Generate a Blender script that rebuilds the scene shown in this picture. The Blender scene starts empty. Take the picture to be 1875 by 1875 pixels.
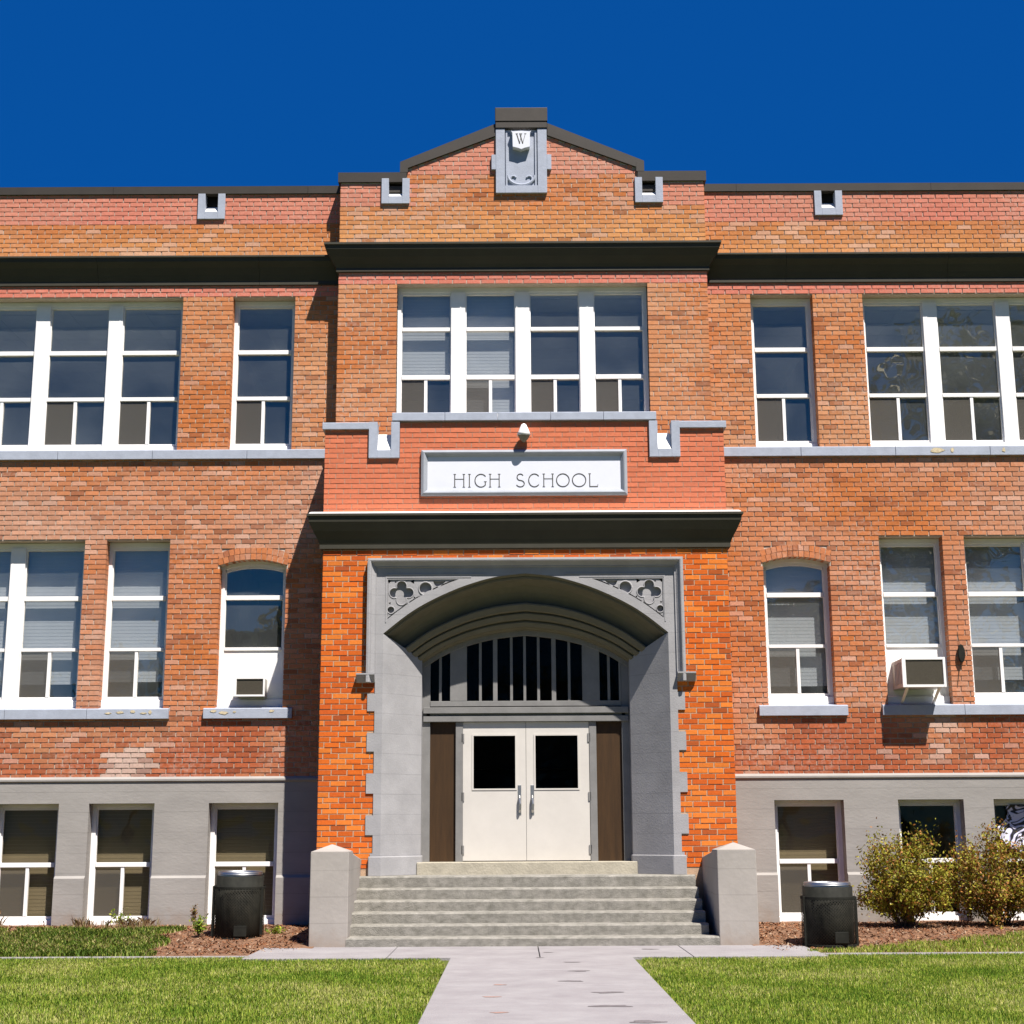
import bpy, bmesh, math, random
import numpy as np
from mathutils import Vector, Matrix, noise
R = math.radians
random.seed(7)
rng = np.random.default_rng(7)
scene = bpy.context.scene
col = scene.collection

# ------------------------------------------------------------------ camera, sky, sun, exposure
cam_d = bpy.data.cameras.new("camera"); cam = bpy.data.objects.new("camera", cam_d); col.objects.link(cam)
cam_d.sensor_width = 36; cam_d.lens = 2700 / 1875 * 36; cam_d.clip_end = 2000; cam_d.clip_start = 0.1
th = math.atan(2700 / 12500); rho = R(0.29)
F = Vector((0, math.cos(th), math.sin(th))); U0 = Vector((0, -math.sin(th), math.cos(th))); X0 = Vector((1, 0, 0))
rt = X0 * math.cos(rho) - U0 * math.sin(rho); up = X0 * math.sin(rho) + U0 * math.cos(rho)
cam.matrix_world = Matrix(((rt.x, up.x, -F.x, -0.18), (rt.y, up.y, -F.y, -21.2), (rt.z, up.z, -F.z, 1.39), (0, 0, 0, 1)))
scene.camera = cam

SUN = Vector((0.62, -1.0, 2.05)).normalized()          # direction towards the sun
w = bpy.data.worlds.new("World"); scene.world = w; w.use_nodes = True
nt = w.node_tree; bg = nt.nodes["Background"]
sky = nt.nodes.new("ShaderNodeTexSky"); sky.sky_type = 'NISHITA'; sky.sun_disc = False
sky.sun_elevation = math.asin(SUN.z); sky.sun_rotation = math.atan2(SUN.x, SUN.y)
sky.altitude = 1500; sky.air_density = 1.0; sky.dust_density = 0.0; sky.ozone_density = 4.0
hs = nt.nodes.new("ShaderNodeHueSaturation"); hs.inputs['Saturation'].default_value = 1.45; hs.inputs['Value'].default_value = 1.0
gm = nt.nodes.new("ShaderNodeMix"); gm.data_type = 'RGBA'; gm.blend_type = 'MULTIPLY'; gm.inputs[0].default_value = 1
gm.inputs[7].default_value = (0.45, 0.92, 1.0, 1)
nt.links.new(sky.outputs[0], hs.inputs['Color']); nt.links.new(hs.outputs[0], gm.inputs[6]); 
flat = nt.nodes.new("ShaderNodeMix"); flat.data_type = 'RGBA'; flat.inputs[0].default_value = .8
flat.inputs[7].default_value = (0.025, 0.66, 3.05, 1)
nt.links.new(gm.outputs[2], flat.inputs[6]); nt.links.new(flat.outputs[2], bg.inputs[0])
bg.inputs[1].default_value = 0.06
sl = bpy.data.lights.new("sun", 'SUN'); sl.energy = 5.0; sl.angle = R(0.5); sl.color = (1.0, 0.95, 0.88)
so = bpy.data.objects.new("sun", sl); col.objects.link(so); so.rotation_euler = SUN.to_track_quat('Z', 'Y').to_euler(); so.location = (12, -20, 40)
scene.view_settings.view_transform = 'Standard'; scene.view_settings.look = 'None'
scene.view_settings.gamma = 1; scene.view_settings.exposure = 0.95
try:
    scene.cycles.use_denoising = True
    scene.cycles.max_bounces = 8; scene.cycles.diffuse_bounces = 2; scene.cycles.transparent_max_bounces = 16
except Exception: pass

# ------------------------------------------------------------------ helpers
def lin(c):
    c = c / 255.0
    return c / 12.92 if c <= 0.04045 else ((c + 0.055) / 1.055) ** 2.4
KV, KH = 1.22, 2.5                      # how bright a white wall / white floor comes out in this light
def A(r, g, b, k=KV): return (min(lin(r) / k, .9), min(lin(g) / k, .9), min(lin(b) / k, .9), 1.0)

def mat(name, colr, rough=0.8, var=0.12, scale=6.0, bump=0.0, bscale=40.0, metal=0.0, colr2=None, spec=0.3, stretch=None, detail=5, lines=None):
    """principled + noise tone variation (object coordinates) + optional second stain colour, bump and horizontal casting lines"""
    m = bpy.data.materials.new(name); m.use_nodes = True; t = m.node_tree; n = t.nodes; L = t.links
    p = n["Principled BSDF"]; p.inputs['Roughness'].default_value = rough; p.inputs['Metallic'].default_value = metal
    p.inputs['Specular IOR Level'].default_value = spec
    g = n.new("ShaderNodeNewGeometry"); src = g.outputs['Position']
    if stretch:
        mp = n.new("ShaderNodeMapping"); mp.inputs['Scale'].default_value = stretch; L.new(src, mp.inputs[0]); src = mp.outputs[0]
    a = n.new("ShaderNodeTexNoise"); a.inputs['Scale'].default_value = scale; a.inputs['Detail'].default_value = detail; a.inputs['Roughness'].default_value = .65
    L.new(src, a.inputs['Vector'])
    rp = n.new("ShaderNodeValToRGB"); rp.color_ramp.elements[0].position = .3; rp.color_ramp.elements[1].position = .7
    c2 = colr2 or tuple(min(1, x * (1 + var * 1.5)) for x in colr[:3]) + (1,)
    c1 = tuple(x * (1 - var) for x in colr[:3]) + (1,)
    rp.color_ramp.elements[0].color = c1 if not colr2 else colr; rp.color_ramp.elements[1].color = c2
    L.new(a.outputs['Fac'], rp.inputs[0]); out = rp.outputs[0]
    if lines:
        sx = n.new("ShaderNodeSeparateXYZ"); L.new(g.outputs['Position'], sx.inputs[0])
        wob = n.new("ShaderNodeTexNoise"); wob.inputs['Scale'].default_value = 2.0; L.new(g.outputs['Position'], wob.inputs['Vector'])
        ad = n.new("ShaderNodeMath"); ad.operation = 'MULTIPLY_ADD'; ad.inputs[1].default_value = .02; L.new(wob.outputs['Fac'], ad.inputs[0]); L.new(sx.outputs['Z'], ad.inputs[2])
        md = n.new("ShaderNodeMath"); md.operation = 'PINGPONG'; md.inputs[1].default_value = lines / 2; L.new(ad.outputs[0], md.inputs[0])
        lt = n.new("ShaderNodeMath"); lt.operation = 'LESS_THAN'; lt.inputs[1].default_value = .0055; L.new(md.outputs[0], lt.inputs[0])
        ln_fac = lt.outputs[0]
        mm = n.new("ShaderNodeMix"); mm.data_type = 'RGBA'; mm.blend_type = 'MULTIPLY'; mm.inputs[7].default_value = (.72, .72, .72, 1)
        f2 = n.new("ShaderNodeMath"); f2.operation = 'MULTIPLY'; L.new(ln_fac, f2.inputs[0]); L.new(wob.outputs['Fac'], f2.inputs[1])
        L.new(f2.outputs[0], mm.inputs[0]); L.new(out, mm.inputs[6]); out = mm.outputs[2]
    L.new(out, p.inputs['Base Color'])
    if bump:
        b = n.new("ShaderNodeTexNoise"); b.inputs['Scale'].default_value = bscale; b.inputs['Detail'].default_value = 6; L.new(src, b.inputs['Vector'])
        bp = n.new("ShaderNodeBump"); bp.inputs['Strength'].default_value = bump; bp.inputs['Distance'].default_value = .02
        L.new(b.outputs['Fac'], bp.inputs['Height']); L.new(bp.outputs[0], p.inputs['Normal'])
    return m

def attr_mat(name, rough=.9, var=.16, scale=60, bump=.35, trans=0.0, spec=.15):
    m = bpy.data.materials.new(name); m.use_nodes = True; t = m.node_tree; n = t.nodes; L = t.links
    p = n["Principled BSDF"]; p.inputs['Roughness'].default_value = rough; p.inputs['Specular IOR Level'].default_value = spec
    at = n.new("ShaderNodeAttribute"); at.attribute_name = "tone"
    g = n.new("ShaderNodeNewGeometry"); a = n.new("ShaderNodeTexNoise"); a.inputs['Scale'].default_value = scale; a.inputs['Detail'].default_value = 4
    L.new(g.outputs['Position'], a.inputs['Vector'])
    mr = n.new("ShaderNodeMapRange"); mr.inputs['From Min'].default_value = .25; mr.inputs['From Max'].default_value = .75
    mr.inputs['To Min'].default_value = 1 - var; mr.inputs['To Max'].default_value = 1 + var; L.new(a.outputs['Fac'], mr.inputs[0])
    mx = n.new("ShaderNodeVectorMath"); mx.operation = 'SCALE'; L.new(at.outputs['Color'], mx.inputs[0]); L.new(mr.outputs[0], mx.inputs['Scale'])
    L.new(mx.outputs[0], p.inputs['Base Color'])
    if bump:
        bp = n.new("ShaderNodeBump"); bp.inputs['Strength'].default_value = bump; bp.inputs['Distance'].default_value = .006
        L.new(a.outputs['Fac'], bp.inputs['Height']); L.new(bp.outputs[0], p.inputs['Normal'])
    if trans:
        tr = n.new("ShaderNodeBsdfTranslucent"); L.new(mx.outputs[0], tr.inputs[0]); ms = n.new("ShaderNodeMixShader"); ms.inputs[0].default_value = trans
        L.new(p.outputs[0], ms.inputs[1]); L.new(tr.outputs[0], ms.inputs[2]); L.new(ms.outputs[0], n["Material Output"].inputs[0])
    return m

class MB:
    """collects shapes; build() links them as ONE mesh object"""
    def __init__(s): s.v = []; s.f = []; s.c = []; s.tone = None
    def quad(s, *pts):
        i = len(s.v); s.v += [tuple(p) for p in pts]; s.f.append(tuple(range(i, i + len(pts))))
        s.c += [s.tone] * len(pts)
        return s
    def box(s, x0, x1, y0, y1, z0, z1):
        i = len(s.v)
        s.v += [(x0, y0, z0), (x1, y0, z0), (x1, y1, z0), (x0, y1, z0), (x0, y0, z1), (x1, y0, z1), (x1, y1, z1), (x0, y1, z1)]
        s.f += [tuple(i + k for k in q) for q in ((0, 3, 2, 1), (4, 5, 6, 7), (0, 1, 5, 4), (1, 2, 6, 5), (2, 3, 7, 6), (3, 0, 4, 7))]
        s.c += [s.tone] * 8
        return s
    def hexa(s, a, b):
        """two quads a (front) and b (back) joined"""
        i = len(s.v); s.v += [tuple(p) for p in a] + [tuple(p) for p in b]; s.c += [s.tone] * 8
        s.f += [(i, i + 1, i + 2, i + 3), (i + 7, i + 6, i + 5, i + 4)]
        s.f += [(i + k, i + 4 + k, i + 4 + (k + 1) % 4, i + (k + 1) % 4) for k in range(4)]
        return s
    def prism_x(s, prof, x0, x1, m0=0, m1=0, cap=True):
        """profile of (y,z) swept along x; m0/m1: mitre, x grows outwards with -y*(m)"""
        y0 = max(p[0] for p in prof); i = len(s.v); n = len(prof)
        s.v += [(x0 - (y0 - y) * m0, y, z) for y, z in prof] + [(x1 + (y0 - y) * m1, y, z) for y, z in prof]; s.c += [s.tone] * (2 * n)
        s.f += [(i + k, i + (k + 1) % n, i + n + (k + 1) % n, i + n + k) for k in range(n)]
        if cap: s.f += [tuple(range(i + n - 1, i - 1, -1)), tuple(range(i + n, i + 2 * n))]
        return s
    def prism_z(s, poly, z0, z1):
        i = len(s.v); n = len(poly); s.v += [(x, y, z0) for x, y in poly] + [(x, y, z1) for x, y in poly]; s.c += [s.tone] * (2 * n)
        s.f += [(i + k, i + (k + 1) % n, i + n + (k + 1) % n, i + n + k) for k in range(n)] + [tuple(range(i + n - 1, i - 1, -1)), tuple(range(i + n, i + 2 * n))]
        return s
    def prism_y(s, poly, y0, y1):
        i = len(s.v); n = len(poly); s.v += [(x, y0, z) for x, z in poly] + [(x, y1, z) for x, z in poly]; s.c += [s.tone] * (2 * n)
        s.f += [(i + k, i + n + k, i + n + (k + 1) % n, i + (k + 1) % n) for k in range(n)] + [tuple(range(i, i + n)), tuple(range(i + 2 * n - 1, i + n - 1, -1))]
        return s
    def tube(s, pts, r0, r1=None, seg=8, cap=True):
        r1 = r0 if r1 is None else r1; pts = [Vector(p) for p in pts]; n = len(pts); i0 = len(s.v); prev = None
        for k, p in enumerate(pts):
            d = (pts[min(k + 1, n - 1)] - pts[max(k - 1, 0)]).normalized()
            a = d.orthogonal().normalized() if prev is None else (prev - d * prev.dot(d)).normalized()
            prev = a; b = d.cross(a); r = r0 + (r1 - r0) * k / max(1, n - 1)
            for q in range(seg):
                t = 2 * math.pi * q / seg; s.v.append(tuple(p + (a * math.cos(t) + b * math.sin(t)) * r)); s.c.append(s.tone)
        for k in range(n - 1):
            for q in range(seg):
                a0 = i0 + k * seg + q; a1 = i0 + k * seg + (q + 1) % seg; s.f.append((a0, a1, a1 + seg, a0 + seg))
        if cap: s.f += [tuple(range(i0 + seg - 1, i0 - 1, -1)), tuple(range(i0 + (n - 1) * seg, i0 + n * seg))]
        return s
    def lathe(s, prof, c=(0, 0, 0), seg=40, close=False):
        i = len(s.v)
        for r, z in prof:
            for q in range(seg):
                t = 2 * math.pi * q / seg; s.v.append((c[0] + r * math.cos(t), c[1] + r * math.sin(t), c[2] + z)); s.c.append(s.tone)
        for k in range(len(prof) - 1):
            for q in range(seg): s.f.append((i + k * seg + q, i + k * seg + (q + 1) % seg, i + (k + 1) * seg + (q + 1) % seg, i + (k + 1) * seg + q))
        if close: s.f += [tuple(range(i + seg - 1, i - 1, -1)), tuple(range(i + (len(prof) - 1) * seg, i + len(prof) * seg))]
        return s
    def build(s, name, m, parent=None, bevel=0, smooth=False, fixn=True):
        me = bpy.data.meshes.new(name); me.from_pydata(s.v, [], s.f)
        if s.tone is not None:
            at = me.color_attributes.new("tone", 'FLOAT_COLOR', 'POINT')
            at.data.foreach_set("color", np.array([c if c else (.5, .5, .5, 1) for c in s.c], dtype=np.float32).ravel())
        me.materials.append(m); me.update()
        if fixn:
            bm = bmesh.new(); bm.from_mesh(me); bmesh.ops.recalc_face_normals(bm, faces=bm.faces); bm.to_mesh(me); bm.free()
        if smooth: me.polygons.foreach_set("use_smooth", [True] * len(me.polygons))
        o = bpy.data.objects.new(name, me); col.objects.link(o)
        if parent: o.parent = parent
        if bevel:
            b = o.modifiers.new("bevel", 'BEVEL'); b.width = bevel; b.segments = 2; b.limit_method = 'ANGLE'
        return o

def fast_mesh(name, V, nper, m, tone=None, parent=None):
    """V: (N, nper, 3) array of separate polygons"""
    N = V.shape[0]; me = bpy.data.meshes.new(name); me.vertices.add(N * nper); me.vertices.foreach_set("co", V.astype(np.float32).ravel())
    me.loops.add(N * nper); me.loops.foreach_set("vertex_index", np.arange(N * nper, dtype=np.int32))
    me.polygons.add(N); me.polygons.foreach_set("loop_start", np.arange(0, N * nper, nper, dtype=np.int32))
    if tone is not None:
        at = me.color_attributes.new("tone", 'FLOAT_COLOR', 'POINT')
        t = np.concatenate([tone, np.ones((N, 1))], 1); at.data.foreach_set("color", np.repeat(t, nper, 0).astype(np.float32).ravel())
    me.materials.append(m); me.update(calc_edges=True); me.validate()
    o = bpy.data.objects.new(name, me); col.objects.link(o)
    if parent: o.parent = parent
    return o

def empty(name, loc=(0, 0, 0)):
    o = bpy.data.objects.new(name, None); o.location = loc; col.objects.link(o); return o
def tag(o, label=None, cat=None, group=None, kind=None):
    if label: o["label"] = label
    if cat: o["category"] = cat
    if group: o["group"] = group
    if kind: o["kind"] = kind
    return o
def rehome(root, loc):
    """puts the thing's origin at loc, children keep their place"""
    root.location = loc
    for c in root.children: c.matrix_parent_inverse = Matrix.Translation(-Vector(loc))

# ------------------------------------------------------------------ materials
M_brick = attr_mat("brick", var=.16, scale=45)
def weather(m):
    t = m.node_tree; n = t.nodes; L = t.links; p = n["Principled BSDF"]; src = p.inputs['Base Color'].links[0].from_socket
    g = n.new("ShaderNodeNewGeometry"); a = n.new("ShaderNodeTexNoise"); a.inputs['Scale'].default_value = 1.1; a.inputs['Detail'].default_value = 3
    b = n.new("ShaderNodeTexNoise"); b.inputs['Scale'].default_value = 17; b.inputs['Detail'].default_value = 5; b.inputs['Roughness'].default_value = .7
    L.new(g.outputs['Position'], a.inputs['Vector']); L.new(g.outputs['Position'], b.inputs['Vector'])
    m1 = n.new("ShaderNodeMapRange"); m1.inputs['From Min'].default_value = .46; m1.inputs['From Max'].default_value = .72; L.new(a.outputs['Fac'], m1.inputs[0])
    m2 = n.new("ShaderNodeMapRange"); m2.inputs['From Min'].default_value = .42; m2.inputs['From Max'].default_value = .72; m2.inputs['To Max'].default_value = .6; L.new(b.outputs['Fac'], m2.inputs[0])
    mu = n.new("ShaderNodeMath"); mu.operation = 'MULTIPLY_ADD'; mu.inputs[2].default_value = 0; L.new(m1.outputs[0], mu.inputs[0]); L.new(m2.outputs[0], mu.inputs[1])
    m3 = n.new("ShaderNodeMath"); m3.operation = 'MULTIPLY_ADD'; m3.inputs[1].default_value = .12; L.new(m2.outputs[0], m3.inputs[0]); L.new(mu.outputs[0], m3.inputs[2])
    mx = n.new("ShaderNodeMix"); mx.data_type = 'RGBA'; mx.inputs[7].default_value = A(214, 188, 172); L.new(m3.outputs[0], mx.inputs[0]); L.new(src, mx.inputs[6]); L.new(mx.outputs[2], p.inputs['Base Color'])
weather(M_brick)
def ground_dirt(m, top, amount):
    """soil splashed up the foot of the wall"""
    t = m.node_tree; n = t.nodes; L = t.links; p = n["Principled BSDF"]; src = p.inputs['Base Color'].links[0].from_socket
    g = n.new("ShaderNodeNewGeometry"); sx = n.new("ShaderNodeSeparateXYZ"); L.new(g.outputs['Position'], sx.inputs[0])
    a = n.new("ShaderNodeTexNoise"); a.inputs['Scale'].default_value = 5; a.inputs['Detail'].default_value = 7; a.inputs['Roughness'].default_value = .7; L.new(g.outputs['Position'], a.inputs['Vector'])
    m1 = n.new("ShaderNodeMath"); m1.operation = 'MULTIPLY_ADD'; m1.inputs[1].default_value = -top * 2.4; L.new(a.outputs['Fac'], m1.inputs[0]); L.new(sx.outputs['Z'], m1.inputs[2])
    m2 = n.new("ShaderNodeMapRange"); m2.inputs['From Min'].default_value = -top * 1.4; m2.inputs['From Max'].default_value = -top * .2; m2.inputs['To Min'].default_value = amount; m2.inputs['To Max'].default_value = 0; L.new(m1.outputs[0], m2.inputs[0])
    mx = n.new("ShaderNodeMix"); mx.data_type = 'RGBA'; mx.inputs[7].default_value = A(142, 112, 84); L.new(m2.outputs[0], mx.inputs[0]); L.new(src, mx.inputs[6]); L.new(mx.outputs[2], p.inputs['Base Color'])
M_brick_clean = attr_mat("painted_brick", var=.10, scale=30)
M_mortar_light = mat("mortar_light", A(190, 158, 130), .95, .12, 30, .3, 120)
M_mortar = mat("mortar", A(200, 184, 168), .95, .15, 30, .3, 120)
M_mortar_red = mat("mortar_painted", A(185, 140, 118), .95, .15, 30, .3, 120)
M_stone = mat("stone_grey_paint", A(161, 159, 160), .8, .10, 2.6, .14, 45, lines=.27)
M_trim = mat("stone_trim_paint", A(170, 176, 190), .75, .08, 8, .15, 60)
M_arch = mat("arch_paint_shaded", A(112, 106, 88), .75, .08, 5, .12, 50)  # same paint as the stone, darkened: the soffit's shade is in the colour
M_found = mat("foundation_paint", A(158, 153, 148), .85, .09, 1.1, .13, 14, lines=.28, stretch=(1, 1, 2.2))
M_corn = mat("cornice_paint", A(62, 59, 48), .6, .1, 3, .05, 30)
M_cap = mat("roof_cap_metal", A(66, 60, 54), .55, .1, 3, .03, 30)
M_white = mat("white_paint", (.80, .78, .76, 1), .55, .03, 6, .04, 60)
M_beige = mat("door_paint", A(212, 206, 198), .45, .04, 2.5, .03, 30, spec=.4)
M_frame = mat("entrance_frame_paint", A(130, 128, 126), .6, .10, 5, .05, 40)  # darker than its sunlit tone, shade around the transom put into the colour
M_wood = mat("brown_panel", A(62, 42, 20), .6, .22, 2, .1, 30, stretch=(8, 8, .8))
M_step = mat("step_concrete", A(116, 113, 104), .9, .1, 9, .5, 60, colr2=A(164, 159, 150), stretch=(1, 1, 1.6), detail=10)
M_sill = mat("threshold_concrete", A(176, 168, 150), .9, .12, 5, .3, 35)
M_cheek = mat("side_wall_paint", A(166, 159, 152), .85, .09, 1.8, .15, 14, lines=.31)
M_dark = mat("dark_interior", (.006, .006, .006, 1), .9, .05)  # near black stands in for unlit depth behind doors and in scuppers
M_room = mat("room_wall", (.62, .60, .54, 1), .9, .05)
M_ceil = mat("ceiling_tile", (.82, .82, .78, 1), .9, .04)
M_floor = mat("room_floor", (.40, .36, .30, 1), .6, .1)
M_blind = mat("blind", (.46, .45, .47, 1), .8, .04, 3)
M_blind_tan = mat("tan_blind", (.24, .20, .135, 1), .8, .04, 3)
M_black = mat("black_metal", (.014, .014, .011, 1), .75, .35, 9, spec=.15)
M_steel = mat("steel", (.42, .42, .42, 1), .42, .05, metal=1.0)
M_letter = mat("letter_paint", (.075, .07, .06, 1), .8, .1)
M_sign = mat("sign_white", (.64, .65, .71, 1), .6, .02, 3)
M_signframe = mat("sign_frame_paint", A(158, 162, 170), .7, .06, 6)
M_acgrille = mat("grille", A(120, 112, 98), .7, .1, 40)
M_acbody = mat("ac_body", A(208, 205, 195), .5, .04)
M_bark = mat("bark", (.09, .065, .045, 1), .95, .3, 8, .6, 20, stretch=(3, 3, .6))
M_leaf = attr_mat("leaf", .6, .1, 20, 0, trans=.3, spec=.3)
M_grass = attr_mat("grass_blade", .6, .12, 5, 0, trans=.35, spec=.3)
M_chip = attr_mat("mulch_chip", .95, .15, 40, .3)

ground_dirt(M_found, .35, .55); ground_dirt(M_cheek, .22, .4)
def glass_mat(name, refl, tint, dust=0.0):
    m = bpy.data.materials.new(name); m.use_nodes = True; t = m.node_tree; n = t.nodes; L = t.links
    n.remove(n["Principled BSDF"]); gl = n.new("ShaderNodeBsdfGlossy"); gl.inputs['Roughness'].default_value = .01; gl.inputs[0].default_value = (1, .92, .72, 1)
    tr = n.new("ShaderNodeBsdfTransparent"); tr.inputs[0].default_value = tint
    lw = n.new("ShaderNodeLayerWeight"); pw = n.new("ShaderNodeMath"); pw.operation = 'POWER'; pw.inputs[1].default_value = 4; L.new(lw.outputs['Facing'], pw.inputs[0])
    fr = n.new("ShaderNodeMath"); fr.operation = 'MULTIPLY_ADD'; fr.inputs[1].default_value = .6; fr.inputs[2].default_value = .035; L.new(pw.outputs[0], fr.inputs[0])
    ad = n.new("ShaderNodeMath"); ad.operation = 'ADD'; ad.use_clamp = True; ad.inputs[1].default_value = refl; L.new(fr.outputs[0], ad.inputs[0])
    mx = n.new("ShaderNodeMixShader"); L.new(ad.outputs[0], mx.inputs[0]); L.new(tr.outputs[0], mx.inputs[1]); L.new(gl.outputs[0], mx.inputs[2])
    # slow waviness of old panes
    g = n.new("ShaderNodeNewGeometry"); a = n.new("ShaderNodeTexNoise"); a.inputs['Scale'].default_value = 2.2; a.inputs['Detail'].default_value = 1; L.new(g.outputs['Position'], a.inputs['Vector'])
    bp = n.new("ShaderNodeBump"); bp.inputs['Strength'].default_value = .25; bp.inputs['Distance'].default_value = .02; L.new(a.outputs['Fac'], bp.inputs['Height']); L.new(bp.outputs[0], gl.inputs['Normal'])
    df = n.new("ShaderNodeBsdfDiffuse"); df.inputs[0].default_value = (.72, .78, .80, 1); dn = n.new("ShaderNodeTexNoise"); dn.inputs['Scale'].default_value = 1.3; dn.inputs['Detail'].default_value = 3; L.new(g.outputs['Position'], dn.inputs['Vector'])
    dm = n.new("ShaderNodeMapRange"); dm.inputs['From Min'].default_value = .3; dm.inputs['From Max'].default_value = .7; dm.inputs['To Min'].default_value = dust * .55; dm.inputs['To Max'].default_value = dust * 1.45; L.new(dn.outputs['Fac'], dm.inputs[0])
    m2 = n.new("ShaderNodeMixShader"); L.new(dm.outputs[0], m2.inputs[0]); L.new(mx.outputs[0], m2.inputs[1]); L.new(df.outputs[0], m2.inputs[2])
    L.new(m2.outputs[0], n["Material Output"].inputs[0]); return m
M_glass = glass_mat("window_glass", .18, (.84, .88, .88, 1), .046)
M_glass_low = glass_mat("basement_glass", -.012, (.74, .72, .66, 1), .002)
M_glass_door = glass_mat("door_glass", -.028, (.5, .5, .5, 1))
def screen_mat():
    m = bpy.data.materials.new("insect_screen"); m.use_nodes = True; t = m.node_tree; n = t.nodes; L = t.links
    p = n["Principled BSDF"]; p.inputs['Base Color'].default_value = (.085, .075, .06, 1); p.inputs['Roughness'].default_value = .8
    tr = n.new("ShaderNodeBsdfTransparent"); mx = n.new("ShaderNodeMixShader"); mx.inputs[0].default_value = .62
    L.new(tr.outputs[0], mx.inputs[1]); L.new(p.outputs[0], mx.inputs[2]); L.new(mx.outputs[0], n["Material Output"].inputs[0]); return m
M_screen = screen_mat()

# ------------------------------------------------------------------ the building
B = empty("school_building"); tag(B, "orange brick two storey school with grey trim, arched entrance and stepped gable", "building")

def wall_holes(mb, xa, xb, za, zb, Y, ops, depth=.3):
    """a wall sheet with rectangular holes and their reveals"""
    xs = sorted({xa, xb} | {min(max(v, xa), xb) for o in ops for v in o[:2]}); zs = sorted({za, zb} | {min(max(v, za), zb) for o in ops for v in o[2:4]})
    for i in range(len(xs) - 1):
        for j in range(len(zs) - 1):
            cx, cz = (xs[i] + xs[i + 1]) / 2, (zs[j] + zs[j + 1]) / 2
            if any(o[0] < cx < o[1] and o[2] < cz < o[3] for o in ops): continue
            mb.quad((xs[i], Y, zs[j]), (xs[i + 1], Y, zs[j]), (xs[i + 1], Y, zs[j + 1]), (xs[i], Y, zs[j + 1]))
    for o in ops:
        x0, x1, z0, z1 = o[:4]; d = Y + depth
        mb.quad((x0, Y, z0), (x0, d, z0), (x0, d, z1), (x0, Y, z1)); mb.quad((x1, Y, z0), (x1, d, z0), (x1, d, z1), (x1, Y, z1))
        if z0 > za + .001: mb.quad((x0, Y, z0), (x1, Y, z0), (x1, d, z0), (x0, d, z0))
        mb.quad((x0, Y, z1), (x1, Y, z1), (x1, d, z1), (x0, d, z1))

CH, BL, MJ = 0.0735, 0.212, 0.0125
def jit(c, r, a=.10):
    k = 1 + a * (r * 2 - 1); return (c[0] * k, c[1] * k, c[2] * k, 1)
def mixc(a, b, t): return tuple(a[i] * (1 - t) + b[i] * t for i in range(3)) + (1,)

def bricks(mb, u0, u1, za, zb, place, blocked, colf, recess=.007, seed=0, mj=MJ, edge=.17):
    """courses of real bricks; place(u, d, z) -> point, d = distance in front of the wall sheet; blocked(z) -> list of u intervals without brick"""
    rnd = random.Random(seed); row = int(math.floor(za / CH))
    while row * CH < zb - .01:
        z0 = max(row * CH, za) + mj / 2; z1 = min((row + 1) * CH, zb) - mj / 2
        if z1 - z0 > .015:
            zc = (z0 + z1) / 2; bl = sorted(blocked(zc)); free = []; cur = u0
            for a, b in bl:
                if a > cur: free.append((cur, min(a, u1)))
                cur = max(cur, b)
            if cur < u1: free.append((cur, u1))
            off = (BL / 2 if row % 2 else 0) + ((row % 5) - 2) * .006
            for a, b in free:
                if b - a < .02: continue
                k = math.floor((a - off) / BL); cuts = [a]
                while k * BL + off < b:
                    v = k * BL + off
                    if v > a + .05 and v < b - .05: cuts.append(v)
                    k += 1
                cuts.append(b)
                for k in range(len(cuts) - 1):
                    s0 = cuts[k] + (mj / 2 if k else 0); s1 = cuts[k + 1] - (mj / 2 if k < len(cuts) - 2 else 0)
                    if s1 - s0 > .015:
                        dz = rnd.uniform(-.0012, .0012); du0 = rnd.uniform(0, .003); du1 = rnd.uniform(0, .003)
                        if s0 <= a + 1e-6: du0 = 0
                        if s1 >= b - 1e-6: du1 = 0
                        d = recess + rnd.uniform(-.0015, .002)
                        bk0 = -edge if (s0 <= a + 1e-6 and a > u0 + .01) or (s1 >= b - 1e-6 and b < u1 - .01) else 0
                        c = colf((s0 + s1) / 2, zc, rnd); i = len(mb.v)
                        zz0, zz1 = z0 + dz, z1 + dz
                        q = ((s0 + du0, zz0), (s1 - du1, zz0), (s1 - du1, zz1), (s0 + du0, zz1))
                        t = rnd.uniform(-.001, .001)
                        mb.v += [place(p, d + (t if n < 2 else -t), z) for n, (p, z) in enumerate(q)] + [place(p, bk0, z) for p, z in q]
                        mb.c += [c] * 8
                        mb.f += [(i, i + 1, i + 2, i + 3)] + [(i + n, i + 4 + n, i + 4 + (n + 1) % 4, i + (n + 1) % 4) for n in range(4)]
        row += 1

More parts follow.
